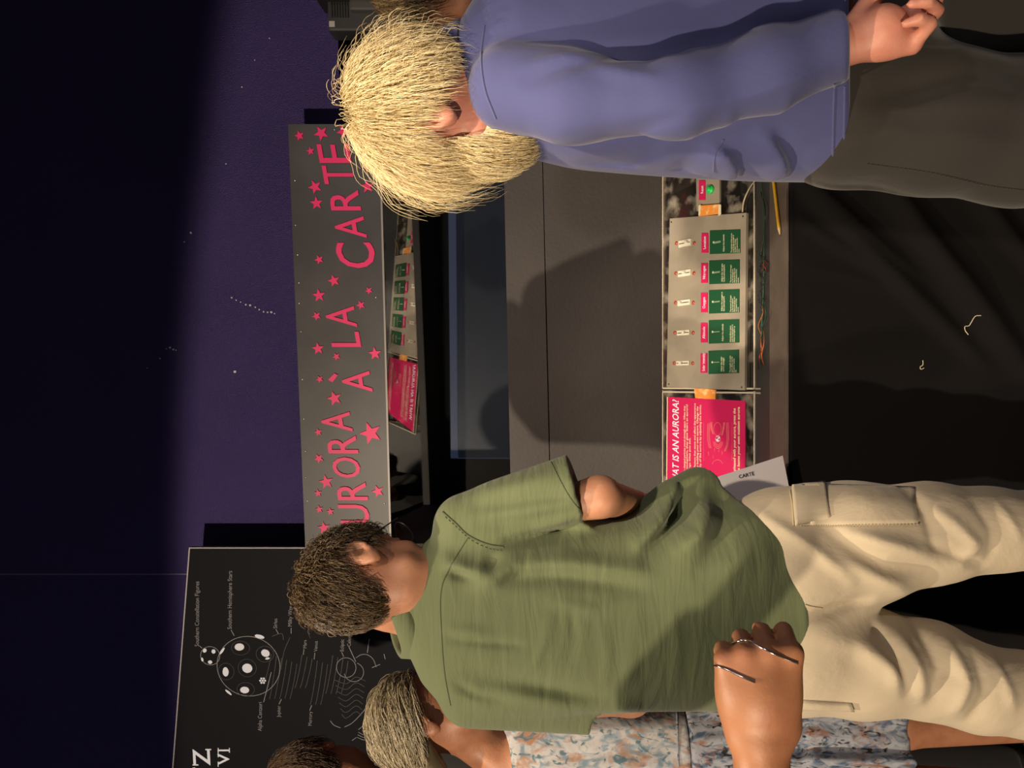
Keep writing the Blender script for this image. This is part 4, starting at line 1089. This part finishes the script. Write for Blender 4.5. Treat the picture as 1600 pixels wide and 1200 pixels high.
stitch('stitching', bS, [(696, 808), (716, 826), (735, 843), (762, 857), (784, 861)], M['oliveseam'], shirt, 16)
seam('sleeve_hem', bS, [(861, 722), (876, 752), (896, 785), (917, 806)], .0012, M['oliveseam'], shirt)
# collar band
def collar(name, c, axis, r0, r1, h, gap, m, parent, thick=.004, turn=0, wav=0.0):
    ax = nrm(axis); e1 = nrm(np.cross(ax, (0, 1, 0))); e2 = np.cross(e1, ax); c = np.array(c, float)
    a = np.linspace(math.radians(turn + gap), math.radians(turn + 360 - gap), 48); rows = []
    for rr, hh in ((r0, 0.0), (r0 - .0015, h * .6), (r0 - .003, h), (r0 - .001, h + .004), (r0 + .004, h + .003), ((r0 + r1) / 2 + .003, h * .45), (r1, -h * .15), (r1 - .004, -h * .18)):
        rows.append([c + (e1 * math.cos(t) * rr + e2 * math.sin(t) * rr * .92) + ax * (hh + wav * math.sin(2 * t)) for t in a])
    G = np.array(rows); i_ = np.arange(G.shape[0] * G.shape[1]).reshape(G.shape[:2])
    Q = np.stack([i_[:-1, :-1], i_[1:, :-1], i_[1:, 1:], i_[:-1, 1:]], -1).reshape(-1, 4)
    o = link(name, np_mesh(name, G.reshape(-1, 3), Q), m, parent); s = o.modifiers.new('thickness', 'SOLIDIFY'); s.thickness = thick; s.offset = 0
    return o
collar('collar', W(640, 965, 1.495), (-.22, -.30, 1), .064, .080, .030, 20, M['olive'], A, .004, 90, .004)

def legs(P, hR, kR, fR, hL, kL, fL, rh, rk, rf):
    d = chain(P, [hR, kR, fR], [rh, rk, rf], .03); return smin(d, chain(P, [hL, kL, fL], [rh, rk, rf], .03), .02)
def trousersA(P):
    pel = ell(P, W(1215, 940, 1.50), (.208, .135, .155))
    r = chain(P, [W(1235, 862, 1.49), W(1330, 850, 1.49), W(1455, 832, 1.485), W(1545, 827, 1.48), W(1640, 830, 1.48), W(1830, 842, 1.50)], [.118, .116, .092, .076, .074, .076], .03)
    l = chain(P, [W(1235, 1010, 1.49), W(1335, 1030, 1.49), W(1455, 1047, 1.485), W(1525, 1074, 1.48), W(1600, 1085, 1.48), W(1830, 1108, 1.50)], [.118, .104, .088, .078, .075, .076], .03)
    d = smin(smin(r, l, .012), pel, .05)
    for pts, a, w in [([(1262, 955), (1300, 945), (1350, 935)], -.010, .012), ([(1190, 805), (1260, 850), (1320, 900)], .007, .012), ([(1290, 830), (1370, 880), (1440, 890)], -.010, .016), ([(1320, 830), (1400, 850), (1450, 868)], .010, .014), ([(1310, 870), (1380, 905), (1420, 925)], .008, .014), ([(1450, 850), (1500, 870), (1540, 885)], -.007, .010),
                      ([(1440, 770), (1450, 810), (1455, 850)], -.008, .012), ([(1470, 800), (1520, 850), (1500, 880)], .006, .012), ([(1530, 790), (1550, 830), (1545, 875)], -.004, .010), ([(1570, 790), (1590, 840)], .004, .010),
                      ([(1340, 1000), (1380, 1030), (1400, 1065)], .012, .016), ([(1370, 985), (1400, 1030), (1412, 1075)], -.010, .012), ([(1410, 1000), (1430, 1040), (1440, 1090)], .010, .014), ([(1455, 1000), (1470, 1050), (1450, 1090)], -.010, .014), ([(1490, 1010), (1505, 1060), (1490, 1110)], .009, .013), ([(1530, 1030), (1540, 1080), (1520, 1125)], -.007, .012), ([(1565, 1040), (1580, 1100)], .006, .011), ([(1270, 985), (1330, 1000), (1380, 1050)], .006, .02)]:
        d = d - fold(P, pts, a * 1.45, w, 1.40, 1.50)
    return np.maximum(d, .03 - P[:, 2])
meT = sdf_mesh('trousers', trousersA, (-.82, 1.28, .02), (-.04, 1.68, 1.02), .005)
trs = link('trousers', meT, M['beige'], A); bT = bvh_of(meT)
patch('cargo_pocket', bT, [(1262, 757), (1428, 762), (1434, 818), (1266, 822)], M['beige'], trs, .004, 20, 12, .006)
patch('pocket_flap', bT, [(1236, 757), (1288, 756), (1296, 812), (1242, 822)], M['beige'], trs, .009, 12, 12, .004)
stitch('stitching', bT, [(1250, 822), (1330, 823), (1436, 822)], M['beigeseam'], trs, 40, .0011, .003)
seam('side_seam', bT, [(1234, 766), (1238, 790), (1240, 822)], .002, M['beigeseam'], trs)
seam('back_seam', bT, [(1258, 945), (1268, 948), (1285, 950)], .002, M['beigeseam'], trs)
patch('pocket_welt', bT, [(1240, 1092), (1330, 1098), (1334, 1108), (1242, 1106)], M['beige'], trs, .006, 12, 4, .003)
shoe('shoe', (ftR[0], ftR[1], 0), 10, A, M['shoe']); shoe('shoe', (ftL[0], ftL[1], 0), -12, A, M['shoe'])
# hair: short, dark brown, curled on top
def lineA(q):
    l = np.interp(q[:, 1], [-.12, -.07, -.045, -.03, 0, .03, .06, .1], [-.118, -.108, -.070, -.02, -.005, .01, .062, .075])
    e = np.interp(q[:, 1], [-.062, -.045, .008, .022], [-.1, .026, .026, -.1])          # hair cut free round the ears
    return np.where(np.abs(q[:, 0]) > .050, np.maximum(l, e), l).astype(np.float32)
def capA(q):
    d = ell(q, (0, -.014, .030), (.082, .104, .097))
    line = q[:, 2] - lineA(q)
    return smax(d, -line, .012)
scalp('hair', frA, capA, A, M['hairA'], .005)
mA = lambda p: p[:, 2] > lineA(p) - .002
def flA(p, n):
    cr = p - np.array([.01, -.06, .11]); return cr + np.array([0, 0.0, -.03])
hs = bpy.data.objects['hair']
strands('hair_strand', frA, 5600, mA, flA, lambda p: np.interp(p[:, 2], [-.07, -.03, .05, .10], [.040, .026, .034, .052]), hs, M['hairA'], 9, .0007, .34, .26, (.05, .14), seed=3, re=(.078, .100, .093))
strands('hair_lock', frA, 1500, lambda p: p[:, 2] > .055, flA, lambda p: .055 + 0 * p[:, 2], hs, M['hairA'], 11, .0008, .45, .75, (.10, .22), seed=4, re=(.078, .100, .093))
for o in (hs, ): pass
# spectacles
gR, gc = frA[1], frA[0]
def hA(x, y, z): return gc + gR @ (np.array([x, y, z]) * frA[2])
gl = empty('spectacles', tuple(hA(0, .1, 0)), 'dark thin-rimmed spectacles worn by the person in the olive shirt', 'glasses')
for sx in (-1, 1):
    tube('temple_arm', [hA(sx * .082, -.018, .004), hA(sx * .083, .02, .006), hA(sx * .074, .105, .006)], .0014, M['blackplastic'], gl, 14, 6)
    rim = [hA(sx * (.038 + .030 * math.cos(t)), .108 - .006 * abs(math.cos(t)), -.004 + .023 * math.sin(t)) for t in np.linspace(0, 2 * math.pi, 24)]
    tube('rim', rim, .0013, M['blackplastic'], gl, 48, 6)
    v = [hA(sx * .038, .108, -.004)] + rim[:-1]
    link('lens', mesh_pd('lens', v, [(0, i, i % 23 + 1) for i in range(1, 24)]), M['lens'], gl)
tube('bridge', [hA(-.008, .109, .002), hA(0, .112, .006), hA(.008, .109, .002)], .0013, M['blackplastic'], gl, 10, 6)
# leaflet in his right hand
lq = [W(1100, 752, 1.735), W(1223, 712, 1.735), W(1236, 760, 1.79), W(1232, 790, 1.82), W(1112, 812, 1.80)]
n_ = nrm(np.cross(lq[1] - lq[0], lq[4] - lq[0]))
lq = [lq[0], lq[1], W(1233, 762, 1.735), W(1112, 806, 1.735)]
vv = [tuple(p) for p in lq] + [tuple(p + np.array([0, .0012, 0])) for p in lq]
lf = link('leaflet', mesh_pd('leaflet', vv, [(0, 1, 2, 3), (7, 6, 5, 4), (0, 4, 5, 1), (1, 5, 6, 2), (2, 6, 7, 3), (3, 7, 4, 0)]), M['paper'])
tag(lf, 'white printed leaflet held at the hip of the person in the olive shirt', 'leaflet')
me = text_mesh('CARTE', .0116, 0, .0002, 0, 'RIGHT'); lo, hi, cc = me_bounds(me)
o_ = W(1179, 742, 1.7335); dx_ = nrm(W(1178, 739, 1.7335) - W(1153, 745, 1.7335)); up_ = nrm(np.cross((0, -1, 0), dx_)); up_ = up_ if up_[0] > 0 else -up_
me_set(me, o_ + cc[:, :1] * dx_ + cc[:, 1:2] * up_); link('printed_text', me, M['ink'], lf)
# ================================================================== pale haired person in the blue sweater
def floral(name, base, c1, c2, c3, scale):
    m = bpy.data.materials.new(name); m.use_nodes = True; nt = m.node_tree; b = nt.nodes['Principled BSDF']; L = nt.links.new
    b.inputs['Roughness'].default_value = .85; b.inputs['Specular IOR Level'].default_value = .2
    tc = nt.nodes.new('ShaderNodeTexCoord'); mp = nt.nodes.new('ShaderNodeMapping'); mp.inputs['Scale'].default_value = (1, 1, .55); L(tc.outputs['Object'], mp.inputs['Vector'])
    last = None
    for k, (col, sc, lo, hi) in enumerate(((c1, scale, .47, .64), (c2, scale * .62, .52, .68), (c3, scale * 1.5, .56, .66))):
        n = nt.nodes.new('ShaderNodeTexNoise'); n.inputs['Scale'].default_value = sc; n.inputs['Detail'].default_value = 4; n.inputs['Distortion'].default_value = 1.2
        v = nt.nodes.new('ShaderNodeVectorMath'); v.inputs[1].default_value = (3.1 * k + .7, 7.7 * k, 1.9 * k); L(mp.outputs[0], v.inputs[0]); L(v.outputs[0], n.inputs['Vector'])
        r = nt.nodes.new('ShaderNodeValToRGB'); r.color_ramp.elements[0].position = lo; r.color_ramp.elements[1].position = hi; L(n.outputs['Fac'], r.inputs['Fac'])
        mx = nt.nodes.new('ShaderNodeMix'); mx.data_type = 'RGBA'; mx.inputs[7].default_value = (*col, 1); L(r.outputs['Color'], mx.inputs[0])
        if last is None: mx.inputs[6].default_value = (*base, 1)
        else: L(last.outputs[2], mx.inputs[6])
        last = mx
    L(last.outputs[2], b.inputs['Base Color'])
    n2 = nt.nodes.new('ShaderNodeTexNoise'); n2.inputs['Scale'].default_value = 30; bp = nt.nodes.new('ShaderNodeBump'); bp.inputs['Strength'].default_value = .3; bp.inputs['Distance'].default_value = .01
    L(tc.outputs['Object'], n2.inputs['Vector']); L(n2.outputs['Fac'], bp.inputs['Height']); L(bp.outputs['Normal'], b.inputs['Normal'])
    return m
M['floralA'] = floral('pale_floral_cotton', (.46, .45, .46), (.19, .26, .33), (.36, .20, .13), (.10, .17, .21), 46)
M['floralB'] = floral('dark_floral_cotton', (.26, .27, .31), (.055, .085, .14), (.20, .085, .045), (.02, .02, .025), 48)

B = empty('person', tuple(W(800, 100, 1.3) * (1, 1, 0)), 'person with bushy pale blond hair and beard in a blue long-sleeved sweater', 'person')
frB = head_frame(W(676, 180, 1.30), -54, 12, 0, 1.02)
torsoB = Loft([(712, 150, 55, 1.32, .062, 2.2), (735, 185, 20, 1.32, .085, 2.3), (765, 212, -28, 1.32, .105, 2.4), (810, 236, -70, 1.32, .125, 2.5), (900, 258, -90, 1.32, .138, 2.5), (1000, 266, -85, 1.32, .145, 2.5), (1100, 272, -80, 1.32, .150, 2.5), (1200, 277, -82, 1.32, .150, 2.5), (1340, 279, -86, 1.32, .146, 2.5)])
shB, elB, wrB = W(800, 138, 1.235), W(1065, 150, 1.13), W(1316, 72, 1.115)
shB2, elB2, wrB2 = W(800, -55, 1.40), W(1080, -95, 1.42), W(1300, -60, 1.30)
hB, kB, fB = W(1330, 190, 1.30), W(1720, 205, 1.30), W(2060, 190, 1.31)
hB2, kB2, fB2 = W(1330, 20, 1.38), W(1720, -5, 1.40), W(2000, -10, 1.42)
def bodyB(P):
    d = head_sdf(P, frB)
    d = smin(d, cap(P, W(690, 140, 1.30), W(745, 105, 1.32), .056, .062), .03)
    t = torsoB(P, -.022); t = np.maximum(t, W(1300, 100, 1.32)[2] - P[:, 2]); d = smin(d, t, .03)
    d = smin(d, ell(P, W(1320, 95, 1.33), (.17, .12, .13)), .04)
    d = smin(d, chain(P, [shB, elB, wrB], [.048, .040, .030]), .02); d = smin(d, chain(P, [shB2, elB2, wrB2], [.048, .040, .028]), .02)
    d = smin(d, chain(P, [hB, kB, fB + (0, 0, .06)], [.085, .056, .042]), .03); d = smin(d, chain(P, [hB2, kB2, fB2 + (0, 0, .06)], [.085, .056, .042]), .03)
    for f in (fB, fB2): d = smin(d, cap(P, (f[0], f[1], .055), (f[0] - .09, f[1] + .1, .04), .035, .028), .03)
    d = smin(d, hand_sdf(P, wrB + np.array([.004, -.004, -.004]), (.16, -.04, -1), (-.42, .9, 0), -1, (58, 62, 35), .04, 1.08, 20), .012)
    d = smin(d, hand_sdf(P, wrB2, (-.3, .3, -.9), (.9, .3, 0), 1, (30, 35, 25)), .01)
    return d
link('body', sdf_mesh('body', bodyB, (.20, 1.02, -.004), (.92, 1.60, 1.76), .0045), M['skinB'], B)
cufB = W(1312, 68, 1.117); axB = nrm(cufB - elB)
def sweaterB(P):
    d = torsoB(P)
    s = chain(P, [shB, W(900, 158, 1.18), elB, W(1200, 112, 1.115), cufB + axB * .1], [.070, .062, .056, .052, .052], .03)
    s = np.maximum(s, (P - cufB.astype(np.float32)) @ axB.astype(np.float32)); s = np.maximum(s, -cap(P, cufB + axB * .028, cufB + axB * .1, .042))
    d = smin(d, s, .014)
    s2 = chain(P, [shB2, elB2, wrB2], [.065, .056, .046], .03); d = smin(d, s2, .02)
    for pts, a, w in [([(800, 105), (880, 95), (960, 110)], .006, .012), ([(830, 130), (930, 105), (1035, 95)], -.008, .012), ([(930, 120), (975, 140), (1010, 150)], .008, .012), ([(1000, 110), (1030, 95), (1060, 100)], -.008, .010), ([(1100, 80), (1150, 60), (1200, 62)], .006, .012), ([(1050, 200), (1180, 170), (1260, 140)], .004, .008),
                      ([(1100, 225), (1160, 250), (1200, 275)], -.012, .014), ([(1130, 205), (1190, 240), (1230, 265)], .010, .012), ([(1075, 270), (1120, 235), (1160, 225)], .010, .014), ([(1060, 240), (1095, 270)], -.010, .012), ([(1210, 190), (1255, 225), (1290, 250)], .008, .013), ([(1240, 190), (1290, 220)], -.006, .010), ([(820, 222), (950, 212), (1050, 204)], -.006, .007), ([(1200, 30), (1260, 25), (1310, 10)], -.01, .012), ([(770, 80), (900, 60), (1100, 40)], .006, .02)]:
        d = d - fold(P, pts, a, w, 1.15, 1.32)
    d = smax(d, np.float32(HC) - np.float32(.44) * P[:, 1] - P[:, 2], .005)
    return np.maximum(d, -cap(P, W(660, 130, 1.30), W(728, 108, 1.32), .060, .062))
meB = sdf_mesh('sweater', sweaterB, (.16, 1.00, .72), (.96, 1.58, 1.50), .005)
swB = link('sweater', meB, M['blue'], B); bB = bvh_of(meB)
seam('hem_band', bB, [(1301, 270), (1302, 200), (1304, 130)], .0022, M['blue'], swB)
seam('hem_band', bB, [(1318, 272), (1319, 200), (1320, 135)], .0022, M['blue'], swB)
seam('side_seam', bB, [(1115, 268), (1118, 240), (1130, 218)], .0018, M['blue'], swB)
seam('shoulder_seam', bB, [(757, 40), (752, 90), (758, 140), (775, 185)], .0022, M['blue'], swB)
collar('collar', W(718, 112, 1.318), (.05, .06, 1), .066, .082, .020, 4, M['blue'], B, .006, 90, .002)
def trB(P):
    l = chain(P, [W(1330, 185, 1.30), W(1450, 190, 1.29), W(1600, 208, 1.285), W(1720, 205, 1.29), W(2030, 192, 1.30)], [.110, .116, .116, .105, .085], .03)
    r = chain(P, [W(1330, 30, 1.38), W(1720, 0, 1.40), W(1960, -10, 1.42)], [.125, .105, .085], .03)
    d = smin(smin(l, r, .015), ell(P, W(1310, 95, 1.33), (.205, .142, .15)), .05)
    for pts, a, w in [([(1340, 250), (1420, 262), (1530, 300)], -.008, .014), ([(1350, 268), (1450, 285), (1560, 318)], .008, .014), ([(1400, 200), (1500, 215), (1600, 230)], .006, .02), ([(1370, 150), (1450, 130), (1560, 110)], -.014, .02), ([(1420, 170), (1530, 165), (1600, 160)], .008, .018), ([(1350, 215), (1400, 200), (1440, 210)], .005, .012)]:
        d = d - fold(P, pts, a, w, 1.18, 1.32)
    return np.maximum(d, .03 - P[:, 2])
meTB = sdf_mesh('trousers', trB, (.16, 1.05, .02), (.92, 1.62, .98), .006)
tB = link('trousers', meTB, M['trouserB'], B); bTB = bvh_of(meTB)
stitch('stitching', bTB, [(1355, 255), (1450, 268), (1540, 288), (1600, 296)], M['trouserB'], tB, 40, .0012, .002)
shoe('shoe', (fB[0], fB[1], 0), -45, B, M['shoe']); shoe('shoe', (fB2[0], fB2[1], 0), -45, B, M['shoe'])
def capB(q):
    d = ell(q, (0, -.010, .028), (.088, .106, .098))
    line = q[:, 2] - np.interp(q[:, 1], [-.13, -.07, -.045, -.02, .0, .03, .06, .1], [-.045, -.036, -.020, .030, .034, .035, .05, .06]).astype(np.float32)
    return smax(d, -line, .015)
hB_ = scalp('hair', frB, capB, B, M['hairB'], .005)
mB = lambda p: p[:, 2] > np.interp(p[:, 1], [-.13, -.07, -.045, -.02, 0, .03, .06, .1], [-.045, -.036, -.015, .030, .034, .030, .05, .065])
def flB(p, n):
    cr = p - np.array([.0, -.02, .13]); return cr + np.array([0, .02, -.05])
strands('hair_strand', frB, 7500, mB, flB, lambda p: np.interp(p[:, 1], [-.1, -.05, .0, .05], [.036, .045, .060, .13]) * np.interp(p[:, 2], [-.04, .04], [.8, 1.1]), hB_, M['hairB'], 9, .0006, .62, .16, (.08, .30), gravity=.35, seed=5, re=(.080, .100, .093))
strands('hair_wisp', frB, 900, mB, flB, lambda p: np.interp(p[:, 1], [-.1, -.03, .05], [.045, .07, .17]), hB_, M['hairB'], 11, .0004, .9, .35, (.15, .5), gravity=.5, seed=25, re=(.080, .100, .093))
# beard: bushy, from the cheeks and jaw down over the chest
def capBeard(q):
    d = smin(ell(q, (0, .055, -.095), (.066, .058, .062)), ell(q, (-.044, .046, -.050), (.026, .026, .050)), .03); d = smin(d, ell(q, (.044, .046, -.050), (.026, .026, .050)), .03)
    return smin(d, ell(q, (0, .045, -.138), (.050, .045, .048)), .03)
bd = scalp('beard', frB, capBeard, B, M['hairB'], .006, .26)
strands('beard_strand', frB, 4400, lambda p: (p[:, 2] < -.01) & (p[:, 1] > .022), lambda p, n: np.array([0, .25, -1.0]) + 0 * p, lambda p: np.interp(p[:, 2], [-.16, -.02], [.055, .055]), bd, M['hairB'], 9, .0006, .7, .18, (.02, .24), ce=(0, .040, -.075), re=(.074, .064, .085), gravity=.3, seed=6)

# ================================================================== woman in the floral dress
Cc = empty('person', tuple(W(800, 1190, 1.78) * (1, 1, 0)), 'person with swept-back grey hair in a white and blue floral dress', 'person')
frC = head_frame(W(668, 1122, 1.76), 62, 26, 0, 1.0)
torsoC = Loft([(755, 1200, 1160, 1.78, .055, 2.1), (785, 1235, 1148, 1.78, .075, 2.2), (805, 1290, 1122, 1.78, .095, 2.4), (850, 1312, 1100, 1.78, .115, 2.4), (950, 1300, 1088, 1.78, .125, 2.4), (1062, 1285, 1096, 1.78, .112, 2.3), (1200, 1310, 1070, 1.76, .125, 2.3), (1390, 1335, 1052, 1.75, .140, 2.2)])
def bodyC(P):
    d = head_sdf(P, frC)
    d = smin(d, cap(P, W(715, 1140, 1.765), W(790, 1188, 1.78), .047, .056), .03)
    t = torsoC(P, -.016); t = np.maximum(t, W(1180, 1180, 1.78)[2] - P[:, 2]); d = smin(d, t, .03)
    d = smin(d, chain(P, [W(825, 1290, 1.76), W(1000, 1325, 1.74), W(1130, 1290, 1.86)], [.045, .038, .026]), .02); d = smin(d, hand_sdf(P, W(1130, 1290, 1.86), (.5, .5, -.5), (-.5, -.5, .6), 1), .01)
    d = smin(d, chain(P, [W(825, 1110, 1.82), W(1000, 1080, 1.88), W(1040, 1030, 1.90)], [.045, .038, .026]), .02); d = smin(d, hand_sdf(P, W(1040, 1030, 1.90), (.8, .3, -.1), (0, 0, 1), 1), .01)
    for y in (1130, 1235):
        f = W(1650, y, 1.78); f[2] = 0
        d = smin(d, chain(P, [W(1200, y, 1.78), W(1400, y, 1.77), f + np.array([0, 0, .06])], [.085, .055, .036]), .03)
        d = smin(d, cap(P, (f[0], f[1], .045), (f[0] + .09, f[1] + .10, .035), .033, .026), .02)
    return d
link('body', sdf_mesh('body', bodyC, (-1.22, 1.52, -.004), (-.50, 2.16, 1.76), .008), M['skinC'], Cc)
def bodiceC(P):
    d = torsoC(P)
    d = smin(d, cap(P, W(812, 1135, 1.78), W(850, 1110, 1.79), .055), .03)
    d = smax(d, W(1064, 1180, 1.78)[2] - P[:, 2], .004)
    for pts, a, w in [([(860, 1190), (950, 1175), (1050, 1170)], -.006, .014), ([(870, 1150), (960, 1140), (1055, 1140)], .006, .014), ([(840, 1120), (920, 1112)], -.005, .012), ([(1000, 1200), (1058, 1190)], .005, .012)]:
        d = d - fold(P, pts, a, w, 1.68, 1.78)
    return np.maximum(d, -ell(P, W(772, 1196, 1.76), (.10, .15, .045)))
def skirtC(P):
    d = torsoC(P, .006); ang = np.arctan2(P[:, 1] - 1.78, P[:, 0] - W(1200, 1190, 1.78)[0])
    t = np.clip((W(1064, 0, 1.78)[2] - P[:, 2]) / .2, 0, 1)
    d = d - .010 * t * np.sin(ang * 17 + 3 * P[:, 2]) - .006 * t * np.sin(ang * 29 - 6 * P[:, 2])
    tier = np.clip((W(1215, 0, 1.78)[2] - P[:, 2]) / .02, 0, 1); d = d - .012 * tier
    return smax(smax(d, P[:, 2] - W(1064, 0, 1.78)[2], .004), W(1366, 0, 1.78)[2] - P[:, 2], .004)
dr = link('bodice', sdf_mesh('bodice', bodiceC, (-1.24, 1.56, .88), (-.56, 2.02, 1.50), .006), M['floralA'], Cc)
sk = link('skirt', sdf_mesh('skirt', skirtC, (-1.30, 1.48, .44), (-.52, 2.08, 1.02), .006), M['floralB'], Cc)
bC = bvh_of(dr.data); seam('waist_seam', bC, [(1058, 1112), (1059, 1150), (1060, 1198)], .003, M['floralB'], dr)
def capC(q):
    d = ell(q, (0, -.020, .030), (.086, .108, .096)); d = smin(d, ell(q, (0, -.085, -.045), (.062, .045, .060)), .04)
    line = q[:, 2] - np.interp(q[:, 1], [-.13, -.07, -.03, 0, .03, .06, .09], [-.10, -.09, -.02, .012, .045, .070, .085]).astype(np.float32)
    return smax(d, -line, .012)
hC = scalp('hair', frC, capC, Cc, M['hairC'], .005)
mC = lambda p: p[:, 2] > np.interp(p[:, 1], [-.13, -.07, -.03, 0, .03, .06, .09], [-.08, -.07, -.01, .015, .04, .062, .080])
strands('hair_strand', frC, 4800, mC, lambda p, n: np.array([0, -1.0, -.55]) + n * .0 + 0 * p, lambda p: np.interp(p[:, 1], [-.1, .0, .08], [.075, .12, .16]), hC, M['hairC'], 11, .0008, .30, .22, (.06, .18), gravity=.55, seed=8, re=(.080, .102, .093))
for sx, y in ((0, 1130), (1, 1235)):
    f = W(1650, y, 1.78); shoe('shoe', (f[0], f[1], 0), 45, Cc, M['shoe'])

# ================================================================== simple dressed figure for people mostly out of frame
def figure(label, fr, d, x_sh, yl, yr, x_waist, hairm, skin, topm, cap_f, mask, flow, length, lift, curl, gravity, n, seed, res=.009):
    yc = (yl + yr) / 2; c = fr[0]
    root = empty('person', tuple(W(800, yc, d) * (1, 1, 0)), label, 'person')
    def zx(z): return 800 - (z - HC) * F / d
    hipx = zx(.86)
    T = Loft([(x_sh - 25, yc + 40, yc - 40, d, .06, 2.2), (x_sh, yc + (yl - yc) * .7, yc - (yl - yc) * .7, d, .09, 2.3), (x_sh + 45, yl, yr, d, .115, 2.4), (x_waist, yc + (yl - yc) * .86, yc - (yl - yc) * .86, d, .115, 2.4), (hipx, yc + (yl - yc) * .92, yc - (yl - yc) * .92, d, .12, 2.4)])
    w = abs(yl - yr) / 2
    arms = []
    for s in (-1, 1):
        ys = yc + s * w * .92; arms.append([W(x_sh + 45, ys, d), W((x_sh + x_waist) / 2 + 90, ys + s * 22, d), W(zx(.86), ys + s * 15, d + .02)])
    lg = [[W(hipx, yc + s * w * .45, d), W(zx(.47), yc + s * w * .47, d), W(zx(.07), yc + s * w * .47, d)] for s in (-1, 1)]
    neck = (c - fr[1][:, 2] * .085 - fr[1][:, 1] * .01, W(x_sh - 10, yc, d))
    def body(P):
        q = smin(head_sdf(P, fr), cap(P, neck[0], neck[1], .050, .056), .03); q = smin(q, T(P, -.02), .03)
        for a in arms: q = smin(q, chain(P, a, [.045, .038, .026]), .02); q = smin(q, hand_sdf(P, a[2], (0, .3, -1), (1, 0, 0), 1), .01)
        for l in lg: q = smin(q, chain(P, l, [.085, .055, .040]), .03); q = smin(q, cap(P, (l[2][0], d, .05), (l[2][0], d + .15, .04), .034, .028), .02)
        return q
    X = [p[0] for a in arms for p in a]; lo = (min(X + [c[0] - .1]) - .12, d - .26, -.004); hi = (max(X + [c[0] + .1]) + .12, d + .34, c[2] + .17)
    link('body', sdf_mesh('body', body, lo, hi, res), skin, root)
    def top(P):
        q = T(P)
        for a in arms: q = smin(q, chain(P, a, [.058, .050, .038]), .02)
        return smax(q, .80 - P[:, 2], .006)
    link('top', sdf_mesh('top', top, lo, hi, res), topm, root)
    def tro(P):
        q = ell(P, W(hipx, yc, d), (.19, .13, .13))
        for l in lg: q = smin(q, chain(P, l, [.105, .075, .06]), .03)
        return np.maximum(q, .03 - P[:, 2])
    link('trousers', sdf_mesh('trousers', tro, lo, hi, res), M['blackcotton'], root)
    hs_ = scalp('hair', fr, cap_f, root, hairm, .006)
    strands('hair_strand', fr, n, mask, flow, length, hs_, hairm, 9, .0008, lift, curl, (.05, .2), gravity=gravity, seed=seed)
    for l in lg: shoe('shoe', (l[2][0], d, 0), 0, root, M['shoe'])
    return root
def capG(q):
    d = ell(q, (0, -.014, .030), (.085, .107, .099))
    return smax(d, -(q[:, 2] - np.interp(q[:, 1], [-.13, -.07, -.02, .02, .05, .09], [-.10, -.085, -.01, .03, .06, .075]).astype(np.float32)), .012)
mG = lambda p: p[:, 2] > np.interp(p[:, 1], [-.13, -.07, -.02, .02, .05, .09], [-.09, -.08, -.01, .03, .06, .07])
flG = lambda p, n: (p - np.array([0, -.03, .13])) + np.array([0, 0, -.04])
figure('person with dark brown hair at the left edge, between the board and the floral dress', head_frame(W(498, 1212, 2.00), -8, 4, 0, 1.0), 2.02, 612, 1385, 1120, 900, M['hairD'], M['skinC'], M['blackcotton'], capG, mG, flG, lambda p: .05 + 0 * p[:, 2], .4, .25, .2, 1800, 11, .011)
figure('person in dark clothes with brown hair, face half seen behind the blue sweater', head_frame(W(672, -34, 1.56), -46, 28, 0, 1.0), 1.58, 800, 45, -265, 1050, M['hairE'], M['skinA'], M['blackcotton'], capG, mG, flG, lambda p: .055 + 0 * p[:, 2], .5, .35, .2, 2400, 12, .008)

# ================================================================== bare arm reaching in from the left
Fp = empty('person', (-1.05, .72, 0), 'bare forearm and closed hand with thin silver bangles reaching in from the left edge', 'person')
wrF = W(1187, 1166, .76)
shF, elF = np.array([-.93, .66, HC - .06]), np.array([-.66, .72, HC - .262])
neckF = np.array([-1.06, .70, HC + .03])
frF = head_frame((-1.03, .71, HC + .15), 75, 10, 0, 1.0)
TF_ = [(-1.07, .70, HC - .02), (-1.08, .70, HC - .25), (-1.07, .70, HC - .47)]
def bodyF(P):
    d = chain(P, [shF, elF, wrF], [.046, .040, .0265], .02)
    d = smin(d, hand_sdf(P, wrF, (1, .02, .02), (.0, -1, .18), -1, (78, 80, 45), .0, 1.06, 40, .15, .8), .012)
    return d
meF = sdf_mesh('arm', bodyF, (-1.0, .58, .95), (-.14, .84, 1.42), .0035)
link('body', meF, M['skinF'], Fp); bF = bvh_of(meF)
def sleeveF(P):
    ax = nrm(elF - shF); cut = shF + ax * .13
    d = cap(P, shF - ax * .01, cut + ax * .1, .066, .062); return smax(d, (P - cut.astype(np.float32)) @ ax.astype(np.float32), .004)
link('sleeve', sdf_mesh('sleeve', sleeveF, shF - .2, shF + .25, .006), M['blackcotton'], Fp)
for pts, r in [([(1146, 1006), (1165, 1002), (1185, 1010), (1210, 1022), (1246, 1036)], .0012), ([(1103, 1041), (1120, 1040), (1140, 1048), (1160, 1058), (1180, 1067)], .0010)]:
    seam('bangle', bF, pts, r, M['silver'], Fp, .0012, 24)
